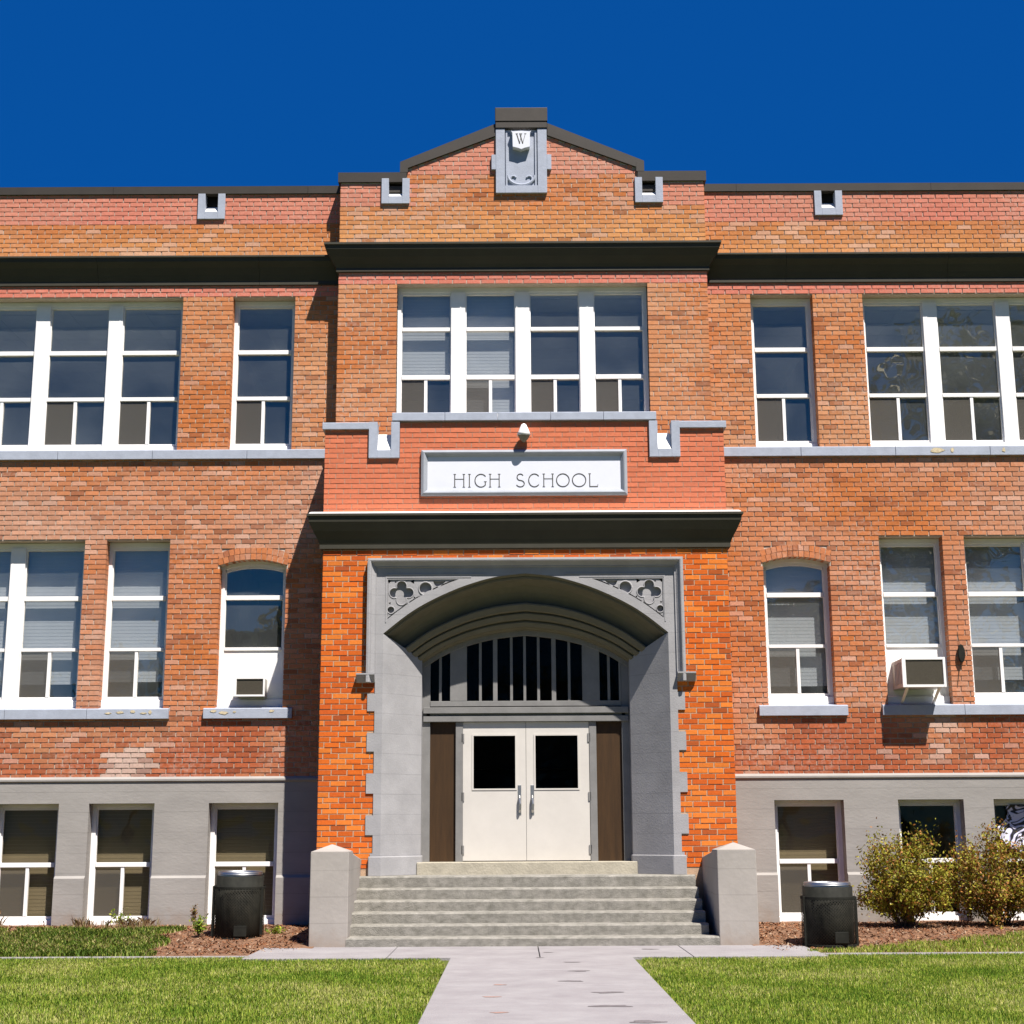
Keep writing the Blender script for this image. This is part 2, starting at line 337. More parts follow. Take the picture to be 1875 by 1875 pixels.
nz = lambda x, z, s, o=0: noise.noise(Vector((x * s + o, z * s * 1.4, o * 1.7)))
C_ = dict(org=A(198, 116, 62), tan=A(204, 146, 106), red=A(176, 92, 56), pink=A(202, 148, 120), sal=A(212, 124, 104), pale=A(214, 190, 176), yel=A(216, 150, 90), vivid=A(216, 106, 36), vred=A(192, 84, 38), vlt=A(232, 134, 56), sign=A(214, 122, 86), dk=A(128, 66, 44))
def wing_col(x, z, r):
    v = r.random(); n1 = nz(x, z, .55); n2 = nz(x, z, 1.6, 9); n3 = nz(x, z, 4.0, 3)
    if z > 10.50: return jit(mixc(C_['sal'], C_['pink'], .25 + .3 * n1), v, .05)
    if z > 9.85:
        c = mixc(C_['org'], C_['yel'], min(1, max(0, (10.5 - z) * 1.6 + n2 * .4))); c = mixc(c, C_['tan'], .3 * r.random())
        if n3 + n2 * .8 > .32 and v > .35: c = mixc(c, C_['pale'], .35)
        return jit(c, v, .08)
    if z > 9.33: return jit(C_['sal'], v, .05)
    if z > 6.8: c = mixc(C_['org'], C_['tan'], min(1, max(0, .48 + n1 * .7 + r.uniform(-.3, .3))))
    elif z > 5.4: c = mixc(C_['org'], C_['pink'], min(1, max(0, .50 + n1 * .9 + n2 * .3 + r.uniform(-.18, .18))))
    elif z > 3.0: c = mixc(C_['org'], C_['pink'], min(1, max(0, .34 + n1 * .7 + r.uniform(-.25, .25)))); c = mixc(c, C_['red'], .22 * r.random())
    else: c = mixc(C_['red'], C_['tan'], min(1, max(0, .22 + n1 * .9 + n2 * .4 + r.uniform(-.2, .2))))
    if -6.0 < x < -5.3 and 2.14 < z < 2.55 - .1 * abs(x + 5.6) + .1 * n3: c = mixc(c, C_['pale'], .75)
    if x > 5 and z < 3 and n2 + n3 * .4 > .45: c = mixc(c, C_['pale'], .5)
    if v < .08: c = mixc(c, C_['dk'], .45)
    elif v > .94: c = mixc(c, C_['pale'], .3)
    return jit(c, r.random(), .11)
def low_bay_col(x, z, r):
    v = r.random(); c = mixc(C_['vivid'], C_['vred'], max(0, min(1, .25 + nz(x, z, 1.2, 5) * .7 + r.uniform(-.3, .3))))
    if v > .7: c = mixc(c, C_['vlt'], .7)
    if v < .05: c = mixc(c, C_['dk'], .5)
    return jit(c, r.random(), .08)
def sign_col(x, z, r):
    return jit(mixc(C_['sign'], C_['sal'], .15 + .2 * nz(x, z, 1.0)), r.random(), .06)
def bay_col(x, z, r):
    v = r.random(); n1 = nz(x, z, .8, 4); n2 = nz(x, z, 2.2, 8); n3 = nz(x, z, 5, 1)
    if 9.42 < z < 9.95: return jit(C_['sal'], v, .05)
    if z < 9.42: c = mixc(C_['org'], C_['tan'], min(1, max(0, .45 + n1 * .8 + r.uniform(-.35, .3))))
    else:
        if (abs(x) > 1.7 and z > 10.68) or z > 11.15 + .12 * n2: return jit(mixc(C_['pink'], C_['sal'], .5 + .3 * n1), v, .06)
        c = mixc(C_['yel'], C_['org'], min(1, max(0, (z - 10.15) * 1.5 + n2 * .3))); c = mixc(c, C_['tan'], .35 * r.random())
        if n3 + n2 > .38 and abs(x) > .6: c = mixc(c, C_['pale'], .3)
    if v < .05: c = mixc(c, C_['dk'], .5)
    return jit(c, r.random(), .10)

XE = 10.6                                 # where the wings end
WX = 2.81                                 # half width of the bay
F2 = (6.925, 9.32); F1 = (3.12, 5.568); FB = (.09, 1.79)
def arcz(x, x0, x1, spring, rise):
    h = (x1 - x0) / 2; c = (x0 + x1) / 2; rr = (h * h + rise * rise) / (2 * rise); return spring + rise - rr + math.sqrt(max(0, rr * rr - (x - c) ** 2))

windows = []                              # (x0,x1,z0,z1,wall Y, number of lights, bars, options)
for s in (-1, 1):
    def rg(a, b): return (a, b) if s > 0 else (-b, -a)
    left = s < 0
    # --- openings
    ops = [rg(3.45, 4.395) + F2, rg(5.15, 9.474) + F2, rg(5.185, 6.115) + F1, rg(6.43, 8.47) + F1, rg(8.80, 9.73) + F1]
    ar = rg(3.477, 4.446)
    arch_op = ar + (F1[0], 5.29)
    bops = [rg(3.494, 4.472), rg(5.237, 6.160), rg(6.583, 7.50), rg(8.2, 9.12)]
    # brick wall with its mortar sheet
    wx0, wx1 = rg(2.6, XE)
    scup = (-4.885, -4.668, 10.69, 11.02) if left else (4.595, 4.825, 10.70, 11.02)
    mo = MB(); wall_holes(mo, wx0, wx1, 2.10, 11.02, .004, [(a - .006, b_ + .006, c - .006, d + .006) for a, b_, c, d in ops] + [(arch_op[0] - .006, arch_op[1] + .006, arch_op[2] - .006, arch_op[3]), scup], .18)
    nseg = 14
    for k in range(nseg):                  # spandrels of the segmental arch
        xa = ar[0] + (ar[1] - ar[0]) * k / nseg; xb = ar[0] + (ar[1] - ar[0]) * (k + 1) / nseg
        a0, a1 = arcz(xa, *ar, 5.196, .085), arcz(xb, *ar, 5.196, .085)
        mo.quad((xa, .004, a0), (xb, .004, a1), (xb, .004, 5.29), (xa, .004, 5.29)); mo.quad((xa, .004, a0), (xb, .004, a1), (xb, .18, a1), (xa, .18, a0))
    bw = MB(); bw.tone = C_['org']
    allops = ops + [arch_op, scup]
    def blocked(z, allops=allops, ar=ar):
        l = [(o[0], o[1]) for o in allops if o[2] < z < o[3]]
        if 5.15 < z < 5.60:
            xs_ = [ar[0] - .03 + (ar[1] - ar[0] + .06) * k / 40 for k in range(41)]
            inn = [x for x in xs_ if arcz(x, ar[0] - .03, ar[1] + .03, 5.196 + .19, .085) > z]
            if inn: l.append((min(inn), max(inn)))
        return l
    bricks(bw, wx0, wx1, 2.14, 11.0, lambda u, d, z: (u, -d, z), blocked, wing_col, .0085, seed=11 + s)
    for ring in range(2):                  # two rowlock rings over the arched window
        nb = 13; rbase = 5.196 + ring * .094
        for k in range(nb):
            f0 = k / nb; f1 = (k + 1) / nb
            xa = ar[0] - .02 + (ar[1] - ar[0] + .04) * f0 + .004; xb = ar[0] - .02 + (ar[1] - ar[0] + .04) * f1 - .004
            h0 = lambda x: arcz(min(max(x, ar[0]), ar[1]), *ar, rbase, .085)
            cx = (ar[0] + ar[1]) / 2; lean = lambda x: (x - cx) * .05
            c = wing_col((xa + xb) / 2 + ring, 5.3, random); bw.tone = c
            bw.hexa([(xa, -.008, h0(xa)), (xb, -.008, h0(xb)), (xb + lean(xb), -.008, h0(xb) + .086), (xa + lean(xa), -.008, h0(xa) + .086)],
                    [(xa, .05 if ring else .17, h0(xa)), (xb, .05 if ring else .17, h0(xb)), (xb + lean(xb), .05, h0(xb) + .086), (xa + lean(xa), .05, h0(xa) + .086)])
    wobj = bw.build("brick_wall", M_brick, B, fixn=False); mo.build("mortar", M_mortar, wobj)
    # foundation
    fo = MB(); bo = [b + FB for b in bops]
    wall_holes(fo, wx0, wx1, .801, 2.08, -.03, [(a, b, .801, d) for a, b, c, d in bo], .24)
    low = [(a, b, c, .76) for a, b, c, d in bo]
    for a, b in zip([wx0] + [o[1] for o in sorted(bo)], [o[0] for o in sorted(bo)] + [wx1]):
        fo.prism_x([(.2, -.3), (-.075, -.3), (-.075, .765), (-.03, .80), (.2, .80)], a, b)
    for o in bo: fo.prism_x([(.2, -.3), (-.05, -.3), (-.05, o[2] - .03), (.17, o[2]), (.2, o[2])], o[0], o[1])
    fo.prism_x([(.02, 2.08), (-.032, 2.08), (-.05, 2.10), (-.05, 2.125), (.0, 2.165), (.02, 2.165)], wx0, wx1)
    fo.build("foundation", M_found, B)
    # cornice of the wing, roof cap
    cx0, cx1 = rg(2.6, XE)
    cprof = [(.05, 9.96), (-.02, 9.95), (-.205, 9.925), (-.205, 9.90), (-.185, 9.895), (-.175, 9.84), (-.12, 9.76), (-.07, 9.66), (-.035, 9.575), (-.035, 9.515), (-.015, 9.505), (.05, 9.505)]
    co = MB(); cuts = [2.6, 4.0, 6.45, 8.9, XE]
    for a, b in zip(cuts[:-1], cuts[1:]):
        p, q = rg(a + .002, b - .002); co.prism_x(cprof, p, q)
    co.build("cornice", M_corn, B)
    cp = MB()
    for a, b in zip([2.6, 3.3, 6.3, 9.3], [3.3, 6.3, 9.3, XE]):
        p, q = rg(a + .002, b - .002); cp.prism_x([(.4, 11.02), (-.035, 11.005), (-.04, 11.0), (-.045, 11.12), (.4, 11.15)], p, q)
    cp.build("parapet_cap", M_cap, B)
    # sills
    sl_ = MB(); x = wx0 if left else 2.6
    edges = [2.6, 4.1, 5.5, 6.9, 8.4, XE]
    for a, b in zip(edges[:-1], edges[1:]):
        p, q = rg(a + (.003 if a > 2.7 else 0), b - .003); sl_.prism_x([(.16, 6.79), (-.06, 6.785), (-.06, 6.915), (-.055, 6.925), (.16, 6.965)], p, q)
    sl_.build("belt_course", M_trim, B, bevel=.004)
    for a, b in ((3.33, 4.60), (5.09, 8.60)):
        ss = MB(); nn = max(1, round((b - a) / 1.2))
        for k in range(nn):
            p, q = rg(a + (b - a) * k / nn + .0025, a + (b - a) * (k + 1) / nn - .0025)
            ss.prism_x([(.16, 2.975), (-.065, 2.97), (-.065, 3.105), (-.06, 3.115), (.16, 3.15)], p, q)
        ss.build("window_sill", M_trim, B, bevel=.004)
    # scuppers are below
    pit = 1.108
    windows.append(rg(3.45, 4.395) + F2 + (0., 1, 'f2', {}))
    windows.append(rg(5.15, 9.474) + F2 + (0., 4, 'f2', {}))
    windows.append(ar + (F1[0], 5.196) + (0., 1, 'f1', dict(arch=True, panel=left, blind=None if left else [3.42])))
    windows.append(rg(5.185, 6.115) + F1 + (0., 1, 'f1', dict(panel=not left, blind=[3.53] if left else [3.95])))
    windows.append(rg(6.43, 8.47) + F1 + (0., 2, 'f1', dict(blind=[3.5, 3.5])))
    windows.append(rg(8.80, 9.73) + F1 + (0., 1, 'f1', dict(blind=[3.6])))
    for i, b in enumerate(bops):
        windows.append(b + FB + (0., 1, 'fb', dict(blind=[.12] if (left or i == 0) else None)))
windows.append((-1.885, 1.865, 7.30, 9.412, -.3, 4, 'fc', dict(blind=[8.0, 7.4, None, None])))

# --- windows
BARS = dict(f2=(7.075, 9.215, [(7.748, 7.806), (8.474, 8.540)]), f1=(3.304, 5.456, [(3.965, 4.012), (4.708, 4.775)]),
            fb=(.245, 1.705, [(.915, .978)]), fc=(7.44, 9.30, [(7.968, 8.036), (8.726, 8.784)]))
for (x0, x1, z0, z1, yw, nl, kind, op) in windows:
    gz0, gz1, bars = BARS[kind]; fr = MB(); arch = op.get('arch')
    cs = .052 if kind != 'fb' else .06; mw = .212
    ya, yb = yw + .165, yw + .26
    inner = []
    wl = ((x1 - x0) - 2 * cs - (nl - 1) * mw) / nl
    fr.box(x0 - .012, x0 + cs, ya + .002, yb, z0, z1); fr.box(x1 - cs, x1 + .012, ya + .002, yb, z0, z1)
    for k in range(nl):
        a = x0 + cs + k * (wl + mw); inner.append((a, a + wl))
        if k: fr.box(a - mw, a, ya - .012, yb, z0, gz1 + .04)
    if arch:
        gz1 = 5.13; n = 14; rise = .085
        for k in range(n):
            xa = x0 + (x1 - x0) * k / n; xb = x0 + (x1 - x0) * (k + 1) / n
            ta, tb = arcz(xa, x0, x1, z1, rise), arcz(xb, x0, x1, z1, rise)
            for (d0, d1, yy) in ((0, .055, ya), (.055, .10, ya + .02)):
                fr.hexa([(xa, yy, ta - d1), (xb, yy, tb - d1), (xb, yy, tb - d0), (xa, yy, ta - d0)], [(xa, yb, ta - d1), (xb, yb, tb - d1), (xb, yb, tb - d0), (xa, yb, ta - d0)])
    else:
        fr.box(x0, x1, ya + .004, yb, gz1 + .04, z1)
    fr.prism_x([(yb, z0), (yw + .135, z0 - .0), (yw + .13, z0 + .05), (yw + .135, gz0 - .055), (yw + .16, gz0 - .045), (yb, gz0 - .045)], x0 + .001, x1 - .001)
    glass = MB(); ys0, ys1 = yw + .185, yw + .235
    bl_list = op.get('blind')
    for k, (a, b) in enumerate(inner):
        sw = .018
        bot = bars[0][0] if op.get('panel') else gz0
        fr.box(a, a + sw, ys0, ys1, gz0 - .045, gz1 + .04); fr.box(b - sw, b, ys0, ys1, gz0 - .045, gz1 + .04)
        if not arch: fr.box(a + sw, b - sw, ys0, ys1, gz1, gz1 + .04)
        fr.box(a + sw, b - sw, ys0 + .002, ys1, gz0 - .05, gz0)
        for (c, d) in bars: fr.box(a + sw, b - sw, ys0 - .012, ys1, c, d)
        mx_ = (a + b) / 2 + .0
        if op.get('panel'):
            fr.box(a + sw, b - sw, ys0 + .006, ys1, gz0, bars[0][0])
        else:
            fr.box(mx_ - .024, mx_ + .024, ys0 - .004, ys1, gz0, bars[0][0])
        g1 = gz1 + (.09 if arch else 0)
        lv = [bot] + [v for cd in bars for v in [(cd[0] + cd[1]) / 2] if v > bot + .05] + [g1]
        for v0, v1 in zip(lv[:-1], lv[1:]):
            j4 = [random.uniform(-.004, .004) for _ in range(3)]
            glass.quad((a + sw, yw + .215 + j4[0], v0), (b - sw, yw + .215 + j4[1], v0), (b - sw, yw + .215 + j4[1] + j4[2], v1), (a + sw, yw + .215 + j4[0] + j4[2], v1))
    fobj = fr.build("window", M_white, B, bevel=.003)
    glass.build("glass_pane", M_glass_low if kind == 'fb' else M_glass, fobj, fixn=False)
    for k, (a, b) in enumerate(inner):
        if not op.get('panel'):
            MB().quad((a + .02, yw + .195, gz0), ((a + b) / 2 - .024, yw + .195, gz0), ((a + b) / 2 - .024, yw + .195, bars[0][0]), (a + .02, yw + .195, bars[0][0])).build("insect_screen", M_screen, fobj)
        if bl_list and k < len(bl_list) and bl_list[k] is not None:
            bb = MB(); zz = z1 + .05; zb_ = bl_list[k]; n = int((zz - zb_) / .05); yy = yw + .31
            for q in range(n):
                za_ = zb_ + (zz - zb_) * q / n; zc_ = zb_ + (zz - zb_) * (q + 1) / n - .0012
                bb.hexa([(a - .03, yy - .001, za_), (b + .03, yy - .001, za_), (b + .03, yy + .001, zc_), (a - .03, yy + .001, zc_)],
                        [(a - .03, yy + .002, za_), (b + .03, yy + .002, za_), (b + .03, yy + .004, zc_), (a - .03, yy + .004, zc_)])
            bb.build("blind", M_blind_tan if kind == 'fb' else M_blind, fobj)

# --- rooms behind the glass
rm = MB()
for (z0, z1) in ((-.9, 2.0), (2.25, 5.95), (6.25, 9.46)):
    rm.quad((-XE, 6, z0), (XE, 6, z0), (XE, 6, z1), (-XE, 6, z1))
    for x in (-XE + .1, -4.9, -2.6, 2.6, 4.9, XE - .1):
        rm.quad((x, .33, z0), (x, 6, z0), (x, 6, z1), (x, .33, z1))
rm.build("room_wall", M_room, B, fixn=False)
rc = MB()
for z, y in ((2.0, .3), (5.95, .3), (9.46, .3)):
    rc.quad((-XE, y, z), (XE, y, z), (XE, 6, z), (-XE, 6, z))
rc.quad((-2.6, -.09, 9.46), (2.6, -.09, 9.46), (2.6, .3, 9.46), (-2.6, .3, 9.46))
for i in range(-17, 18):                   # grid of the suspended ceiling
    rc.box(i * .6 - .012, i * .6 + .012, .35, 6, 9.452, 9.457)
for j in range(10): rc.box(-XE, XE, .5 + j * .6, .524 + j * .6, 9.448, 9.451)
rc.build("ceiling_panel", M_ceil, B, fixn=False)
rf = MB()
for z in (-.9, 2.25, 6.25): rf.quad((-XE, .19, z), (XE, .19, z), (XE, 6, z), (-XE, 6, z))
rf.quad((-2.6, -.09, 6.25), (2.6, -.09, 6.25), (2.6, .19, 6.25), (-2.6, .19, 6.25))
rf.build("room_floor", M_floor, B, fixn=False)
rb = MB(); rb.box(-XE, XE, .25, 13, 10.9, 11.0); rb.box(-2.7, 2.7, -.28, .25, 10.9, 11.0); rb.build("flat_roof", M_cap, B)
bk = MB(); bk.quad((-XE, 13, -.3), (XE, 13, -.3), (XE, 13, 11.0), (-XE, 13, 11.0)); bk.quad((-XE, 0, -.3), (-XE, 13, -.3), (-XE, 13, 11.0), (-XE, 0, 11.0)); bk.quad((XE, 0, -.3), (XE, 13, -.3), (XE, 13, 11.0), (XE, 0, 11.0))
bk.build("outer_wall", M_mortar_red, B)

# --- bay, upper part (Y=-.3)
YU = -.3; cwin = (-1.885, 1.865, 7.30, 9.412)
gab = [(-1.76, 11.30), (-.40, 11.83), (.38, 11.83), (1.76, 11.30)]
def gabz(x):
    if abs(x) > 1.76: return 11.06
    if x < -.4: return 11.29 + (x + 1.76) / 1.36 * .54
    if x > .38: return 11.29 + (1.76 - x) / 1.38 * .54
    return 11.83
bu = MB(); bu.tone = C_['org']; mu = MB()
wall_holes(mu, -2.76, 2.76, 7.0, 11.06, YU + .004, [cwin, (-2.03, -1.82, 10.79, 11.06), (1.82, 2.03, 10.79, 11.06)], .18)
mu.prism_y([(-1.76, 11.06), (1.76, 11.06), (1.76, 11.29), (.38, 11.83), (-.40, 11.83), (-1.76, 11.29)], YU + .004, YU + .3)
mu.quad((-2.76, YU, 7.0), (-2.76, 0, 7.0), (-2.76, 0, 11.06), (-2.76, YU, 11.06)); mu.quad((2.76, YU, 7.0), (2.76, 0, 7.0), (2.76, 0, 11.06), (2.76, YU, 11.06))
def bl_up(z):
    l = []
    if cwin[2] < z < cwin[3]: l.append(cwin[:2])
    if 10.845 < z < 11.9: l.append((-.40, .378))
    if 10.79 < z < 11.06: l += [(-2.03, -1.82), (1.82, 2.03)]
    if z > 11.045:
        if z < 11.28: l += [(-2.76, -1.75), (1.75, 2.76)]
        else:
            e = 1.76 - (z - 11.25) / .54 * 1.37; l += [(-2.76, -e), (e, 2.76)]
    return l
bricks(bu, -2.76, 2.76, 7.05, 11.83, lambda u, d, z: (u, YU - d, z), bl_up, bay_col, .006, seed=31)
for s in (-1, 1):
    bricks(bu, YU, 0, 7.05, 11.05, lambda u, d, z, s=s: (s * (2.76 + d), u, z), lambda z: [], bay_col, .006, seed=33)
o = bu.build("brick_wall", M_brick, B, fixn=False); mu.build("mortar", M_mortar, o)
# caps of the parapet and the gable
for s in (-1, 1):
    c = MB(); a, b = (1.76, 2.80) if s > 0 else (-2.80, -1.76)
    c.prism_x([(YU + .5, 11.05), (YU - .035, 11.045), (YU - .04, 11.20), (YU + .5, 11.22)], a, b)
    if s > 0: c.box(1.74, 1.86, YU - .042, YU + .5, 11.20, 11.36)
    else: c.box(-1.86, -1.74, YU - .042, YU + .5, 11.20, 11.36)
    c.build("parapet_cap", M_cap, B)
    c = MB(); xa, xb = s * 1.86, s * .39
    c.prism_y([(xa, 11.225), (xb, 11.80), (xb, 12.00), (xa, 11.37)], YU - .04, YU + .5)
    c.build("gable_cap", M_cap, B)
c = MB(); c.box(-.405, .385, YU - .075, YU + .5, 11.905, 12.01); c.box(-.41, .392, YU - .085, YU + .5, 12.012, 12.24); c.build("gable_cap", M_cap, B, bevel=.008)
# upper cornice with mitred returns
def cornice(yw, zt, zbm, hw, out, yback, dark=.0):
    c = MB(); h = zt - zbm
    prof = [(0, zt + .035), (-out, zt), (-out, zt - .03), (-out + .02, zt - .035), (-out + .03, zt - .10 * h / .42), (-out + .085, zt - .21 * h / .42), (-.065, zt - .31 * h / .42), (-.04, zbm + .055), (-.04, zbm), (-.012, zbm - .012), (0, zbm - .012)]
    c.prism_x([(yw + y, z) for y, z in prof], -hw, hw, 1, 1, cap=True)
    # returns along both sides
    for s in (-1, 1):
        i = len(c.v); n = len(prof)
        c.v += [(s * (hw - y), yw + y, z) for y, z in prof] + [(s * (hw - y), yback, z) for y, z in prof]
        c.f += [(i + k, i + (k + 1) % n, i + n + (k + 1) % n, i + n + k) for k in range(n)]
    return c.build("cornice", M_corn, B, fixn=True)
cornice(YU, 10.0, 9.60, 2.76, .21, 0)
cornice(-1.0, 5.70, 5.235, WX + .01, .21, 0)
MB().prism_x([(-.99, 5.715), (-1.20, 5.703), (-1.20, 5.708), (-1.012, 5.765), (-.99, 5.765)], -3.0, 3.0).build("flashing", M_white, B)

# --- sign band and porch (Y=-1)
YL = -1.0
qz = [(2.987, 3.224), (2.444, 2.693), (1.885, 2.152), (1.339, 1.597)]
def bl_low(z):
    if z > 5.09: return []
    hw = 2.16 if (any(a < z < b for a, b in qz) or z > 3.37) else 2.065
    return [(-hw, hw)]
bq = MB(); bq.tone = C_['vivid']
bricks(bq, -WX, WX, .9, 5.25, lambda u, d, z: (u, YL - d, z), bl_low, low_bay_col, .003, seed=41, mj=.0135, edge=0)
ml = MB()
for s in (-1, 1):
    bricks(bq, YL, 0, .9, 5.25, lambda u, d, z, s=s: (s * (WX + d), u, z), lambda z: [], low_bay_col, .004, seed=43, mj=.013)
    ml.box(min(s * 2.0, s * WX), max(s * 2.0, s * WX), YL + .002, 0, 0, 5.25)
ml.box(-2.0, 2.0, YL + .002, 0, 5.0, 5.25)
o = bq.build("brick_wall", M_brick_clean, B, fixn=False); ml.build("mortar", M_mortar_light, o)
bs = MB(); bs.tone = C_['sign']
def bl_sign(z):
    l = [(-1.43, 1.43)] if 6.0 < z < 6.62 else []
    if z > 6.53: l += [(-2.19, -1.76), (1.775, 2.19)]
    if z > 6.95: l += [(-WX, -2.19), (2.19, WX)]
    return l
bricks(bs, -WX - .01, WX + .01, 5.70, 7.08, lambda u, d, z: (u, YL - d, z), bl_sign, sign_col, .003, seed=51, mj=.011, edge=0)
ms_ = MB(); ms_.box(-WX - .01, WX + .01, YL + .002, YU + .0, 5.24, 6.53); ms_.box(-1.76, 1.775, YL + .002, YU, 6.53, 7.07)
for s in (-1, 1):
    ms_.box(min(s * 2.19, s * (WX + .01)), max(s * 2.19, s * (WX + .01)), YL + .002, YU, 6.53, 6.95)
    ms_.box(min(s * 1.775, s * 2.19), max(s * 1.775, s * 2.19), -.8, YU, 6.53, 6.60)
    bricks(bs, YL, 0, 5.70, 6.95, lambda u, d, z, s=s: (s * (WX + .01 + d), u, z), lambda z: [], sign_col, .003, seed=53, mj=.009)
    ms_.quad((s * (WX + .01), YU, 5.24), (s * (WX + .01), 0, 5.24), (s * (WX + .01), 0, 6.95), (s * (WX + .01), YU, 6.95))
    ms_.quad((s * (WX + .01), YU, 6.94), (s * (WX + .01), 0, 6.94), (s * 2.0, 0, 6.94), (s * 2.0, YU, 6.94))
o = bs.build("brick_wall", M_brick_clean, B, fixn=False); ms_.build("mortar", M_mortar_red, o)
# copings and the two notch blocks
cp = MB()
for k in range(5):
    a = -1.876 + k * .75; cp.prism_x([(-.62, 7.075), (-1.05, 7.075), (-1.05, 7.185), (-1.045, 7.195), (-.62, 7.21)], a + .002, a + .748)
for s in (-1, 1):
    a, b = sorted((s * 2.19, s * 2.86)); cp.prism_x([(-.65, 6.955), (-1.045, 6.955), (-1.045, 7.045), (-1.04, 7.055), (-.65, 7.07)], a, b)
    a, b = sorted((s * 2.85, s * 2.80)); cp.box(s * 2.86 if s < 0 else 2.80, -2.80 if s < 0 else 2.86, -.648, 0, 6.955, 7.05)
cp.build("parapet_coping", M_trim, B, bevel=.006)
def notch(xa, xb, z0, z1, y, name, wall=.11, zs=None, depth=.14, rise=.14):
    """U shaped scupper block with a sloped white throat"""
    n = MB(); zs = zs or z0 + .12
    n.box(xa, xa + wall, y - .045, y + depth, z0, z1); n.box(xb - wall, xb, y - .045, y + depth, z0, z1)
    n.box(xa + wall, xb - wall, y - .045, y + depth, z0, zs)
    ob = n.build(name, M_trim, B, bevel=.004)
    t = MB(); t.prism_x([(y - .03, zs + .001), (y + depth, zs + .001), (y + depth, zs + rise), (y + depth - .03, zs + rise)], xa + wall + .004, xb - wall - .004); t.build("throat", M_white, ob)
    return ob
for s in (-1, 1):
    a, b = sorted((s * 1.765, s * 2.20)); notch(a, b, 6.535, 7.06 if s > 0 else 7.06, -1.0, "scupper_block", .12, 6.65, .16, .27)
    a, b = sorted((s * 1.712, s * 2.137)); ob = notch(a, b, 10.69, 11.10, YU, "scupper_block")
    MB().quad((a + .1, YU + .10, 10.8), (b - .1, YU + .10, 10.8), (b - .1, YU + .10, 11.09), (a + .1, YU + .10, 11.09)).build("opening", M_dark, ob)  # black sheet painted for the shade inside the scupper
for a, b, z in ((-4.985, -4.568, 10.585), (4.495, 4.925, 10.60)):
    ob = notch(a, b, z, 11.0, 0, "scupper_block")
    MB().quad((a + .1, .10, z + .12), (b - .1, .10, z + .12), (b - .1, .10, 11.0), (a + .1, .10, 11.0)).build("opening", M_dark, ob)  # black sheet, the hole's shade as colour
# brick behind the wing scupper would poke through: blocks stand proud of it

# peeled paint on the ledges
M_peel = mat("bare_stone", A(206, 190, 158), .95, .15, 25, .4, 60)
belt = [o for o in bpy.data.objects if o.name.startswith("belt_course")]; sills = [o for o in bpy.data.objects if o.name.startswith("window_sill")]
def peel(x, z, w_, h_, y, par, seed):
    rr = random.Random(seed); n = 14
    MB().prism_y([(x + w_ / 2 * math.cos(t) * rr.uniform(.6, 1.1), z + h_ / 2 * math.sin(t) * rr.uniform(.6, 1.1)) for t in [2 * math.pi * k / n for k in range(n)]], y - .003, y).build("peeled_patch", M_peel, par)
for i, (x, w_) in enumerate(((6.12, .22), (6.34, .06), (7.1, .05))): peel(x, 6.86, w_, .085, -.062, belt[1], i)
for i, (x, w_, h_) in enumerate(((-5.95, .10, .03), (-5.78, .12, .04), (-5.6, .07, .05), (-5.45, .10, .03), (-5.35, .05, .06), (-4.45, .1, .04), (-4.3, .14, .05), (-4.15, .05, .03), (-3.62, .1, .04))): peel(x, 3.05 + (i % 3) * .012, w_, h_, -.067, sills[0], 20 + i)
# --- crest panel on the gable
cr = MB(); y0 = YU - .06
cr.box(-.40, -.262, y0, YU + .1, 10.845, 11.90); cr.box(.237, .378, y0, YU + .1, 10.845, 11.90); cr.box(-.262, .237, y0, YU + .1, 10.845, 10.965)
cr.box(-.466, -.40, y0 + .003, YU + .1, 11.23, 11.475); cr.box(.378, .447, y0 + .003, YU + .1, 11.23, 11.475)
crest = cr.build("crest_panel", M_trim, B, bevel=.005)
rp_ = MB(); rp_.box(-.262, .237, YU - .014, YU + .1, 10.965, 11.90)
for s, xx in ((-1, -.235), (1, .210)): rp_.box(xx - .013, xx + .013, YU - .04, YU - .01, 10.975, 11.87)
def arcpts(cx, cz, rx, rz, t0, t1, y, n=14): return [(cx + rx * math.cos(R(t0 + (t1 - t0) * k / n)), y, cz + rz * math.sin(R(t0 + (t1 - t0) * k / n))) for k in range(n + 1)]
rp_.tube(arcpts(-.0125, 11.14, .205, .155, 180, 360, YU - .022), .026)
for s in (-1, 1):
    rp_.tube(arcpts(-.0125 + s * .12, 11.085, .045, .05, 90 - s * 120, 90 + s * 60, YU - .022, 8), .014)
rp_.build("niche", M_trim, crest)
sh = MB(); xc = -.012
sh.prism_y([(xc - .155, 11.845), (xc - .13, 11.83), (xc, 11.84), (xc + .13, 11.83), (xc + .155, 11.845), (xc + .135, 11.80), (xc + .13, 11.575), (xc + .05, 11.555), (xc, 11.535), (xc - .05, 11.555), (xc - .13, 11.575), (xc - .135, 11.80)], YU - .11, YU + .03)
sh.build("shield", M_sign, crest, bevel=.005)
def stroke(mb, pts, wd, y, th=.003):
    for (a, b) in zip(pts[:-1], pts[1:]):
        d = Vector((b[0] - a[0], b[1] - a[1])); 
        if d.length < 1e-6: continue
        d.normalize(); n = Vector((-d.y, d.x)) * wd / 2; e = d * wd * .25
        a_ = Vector(a) - e; b_ = Vector(b) + e
        q = [(a_ + n), (b_ + n), (b_ - n), (a_ - n)]
        mb.hexa([(p.x, y - th, p.y) for p in q], [(p.x, y, p.y) for p in q])
wl_ = MB(); W0 = xc - .068; z0_, z1_ = 11.63, 11.79
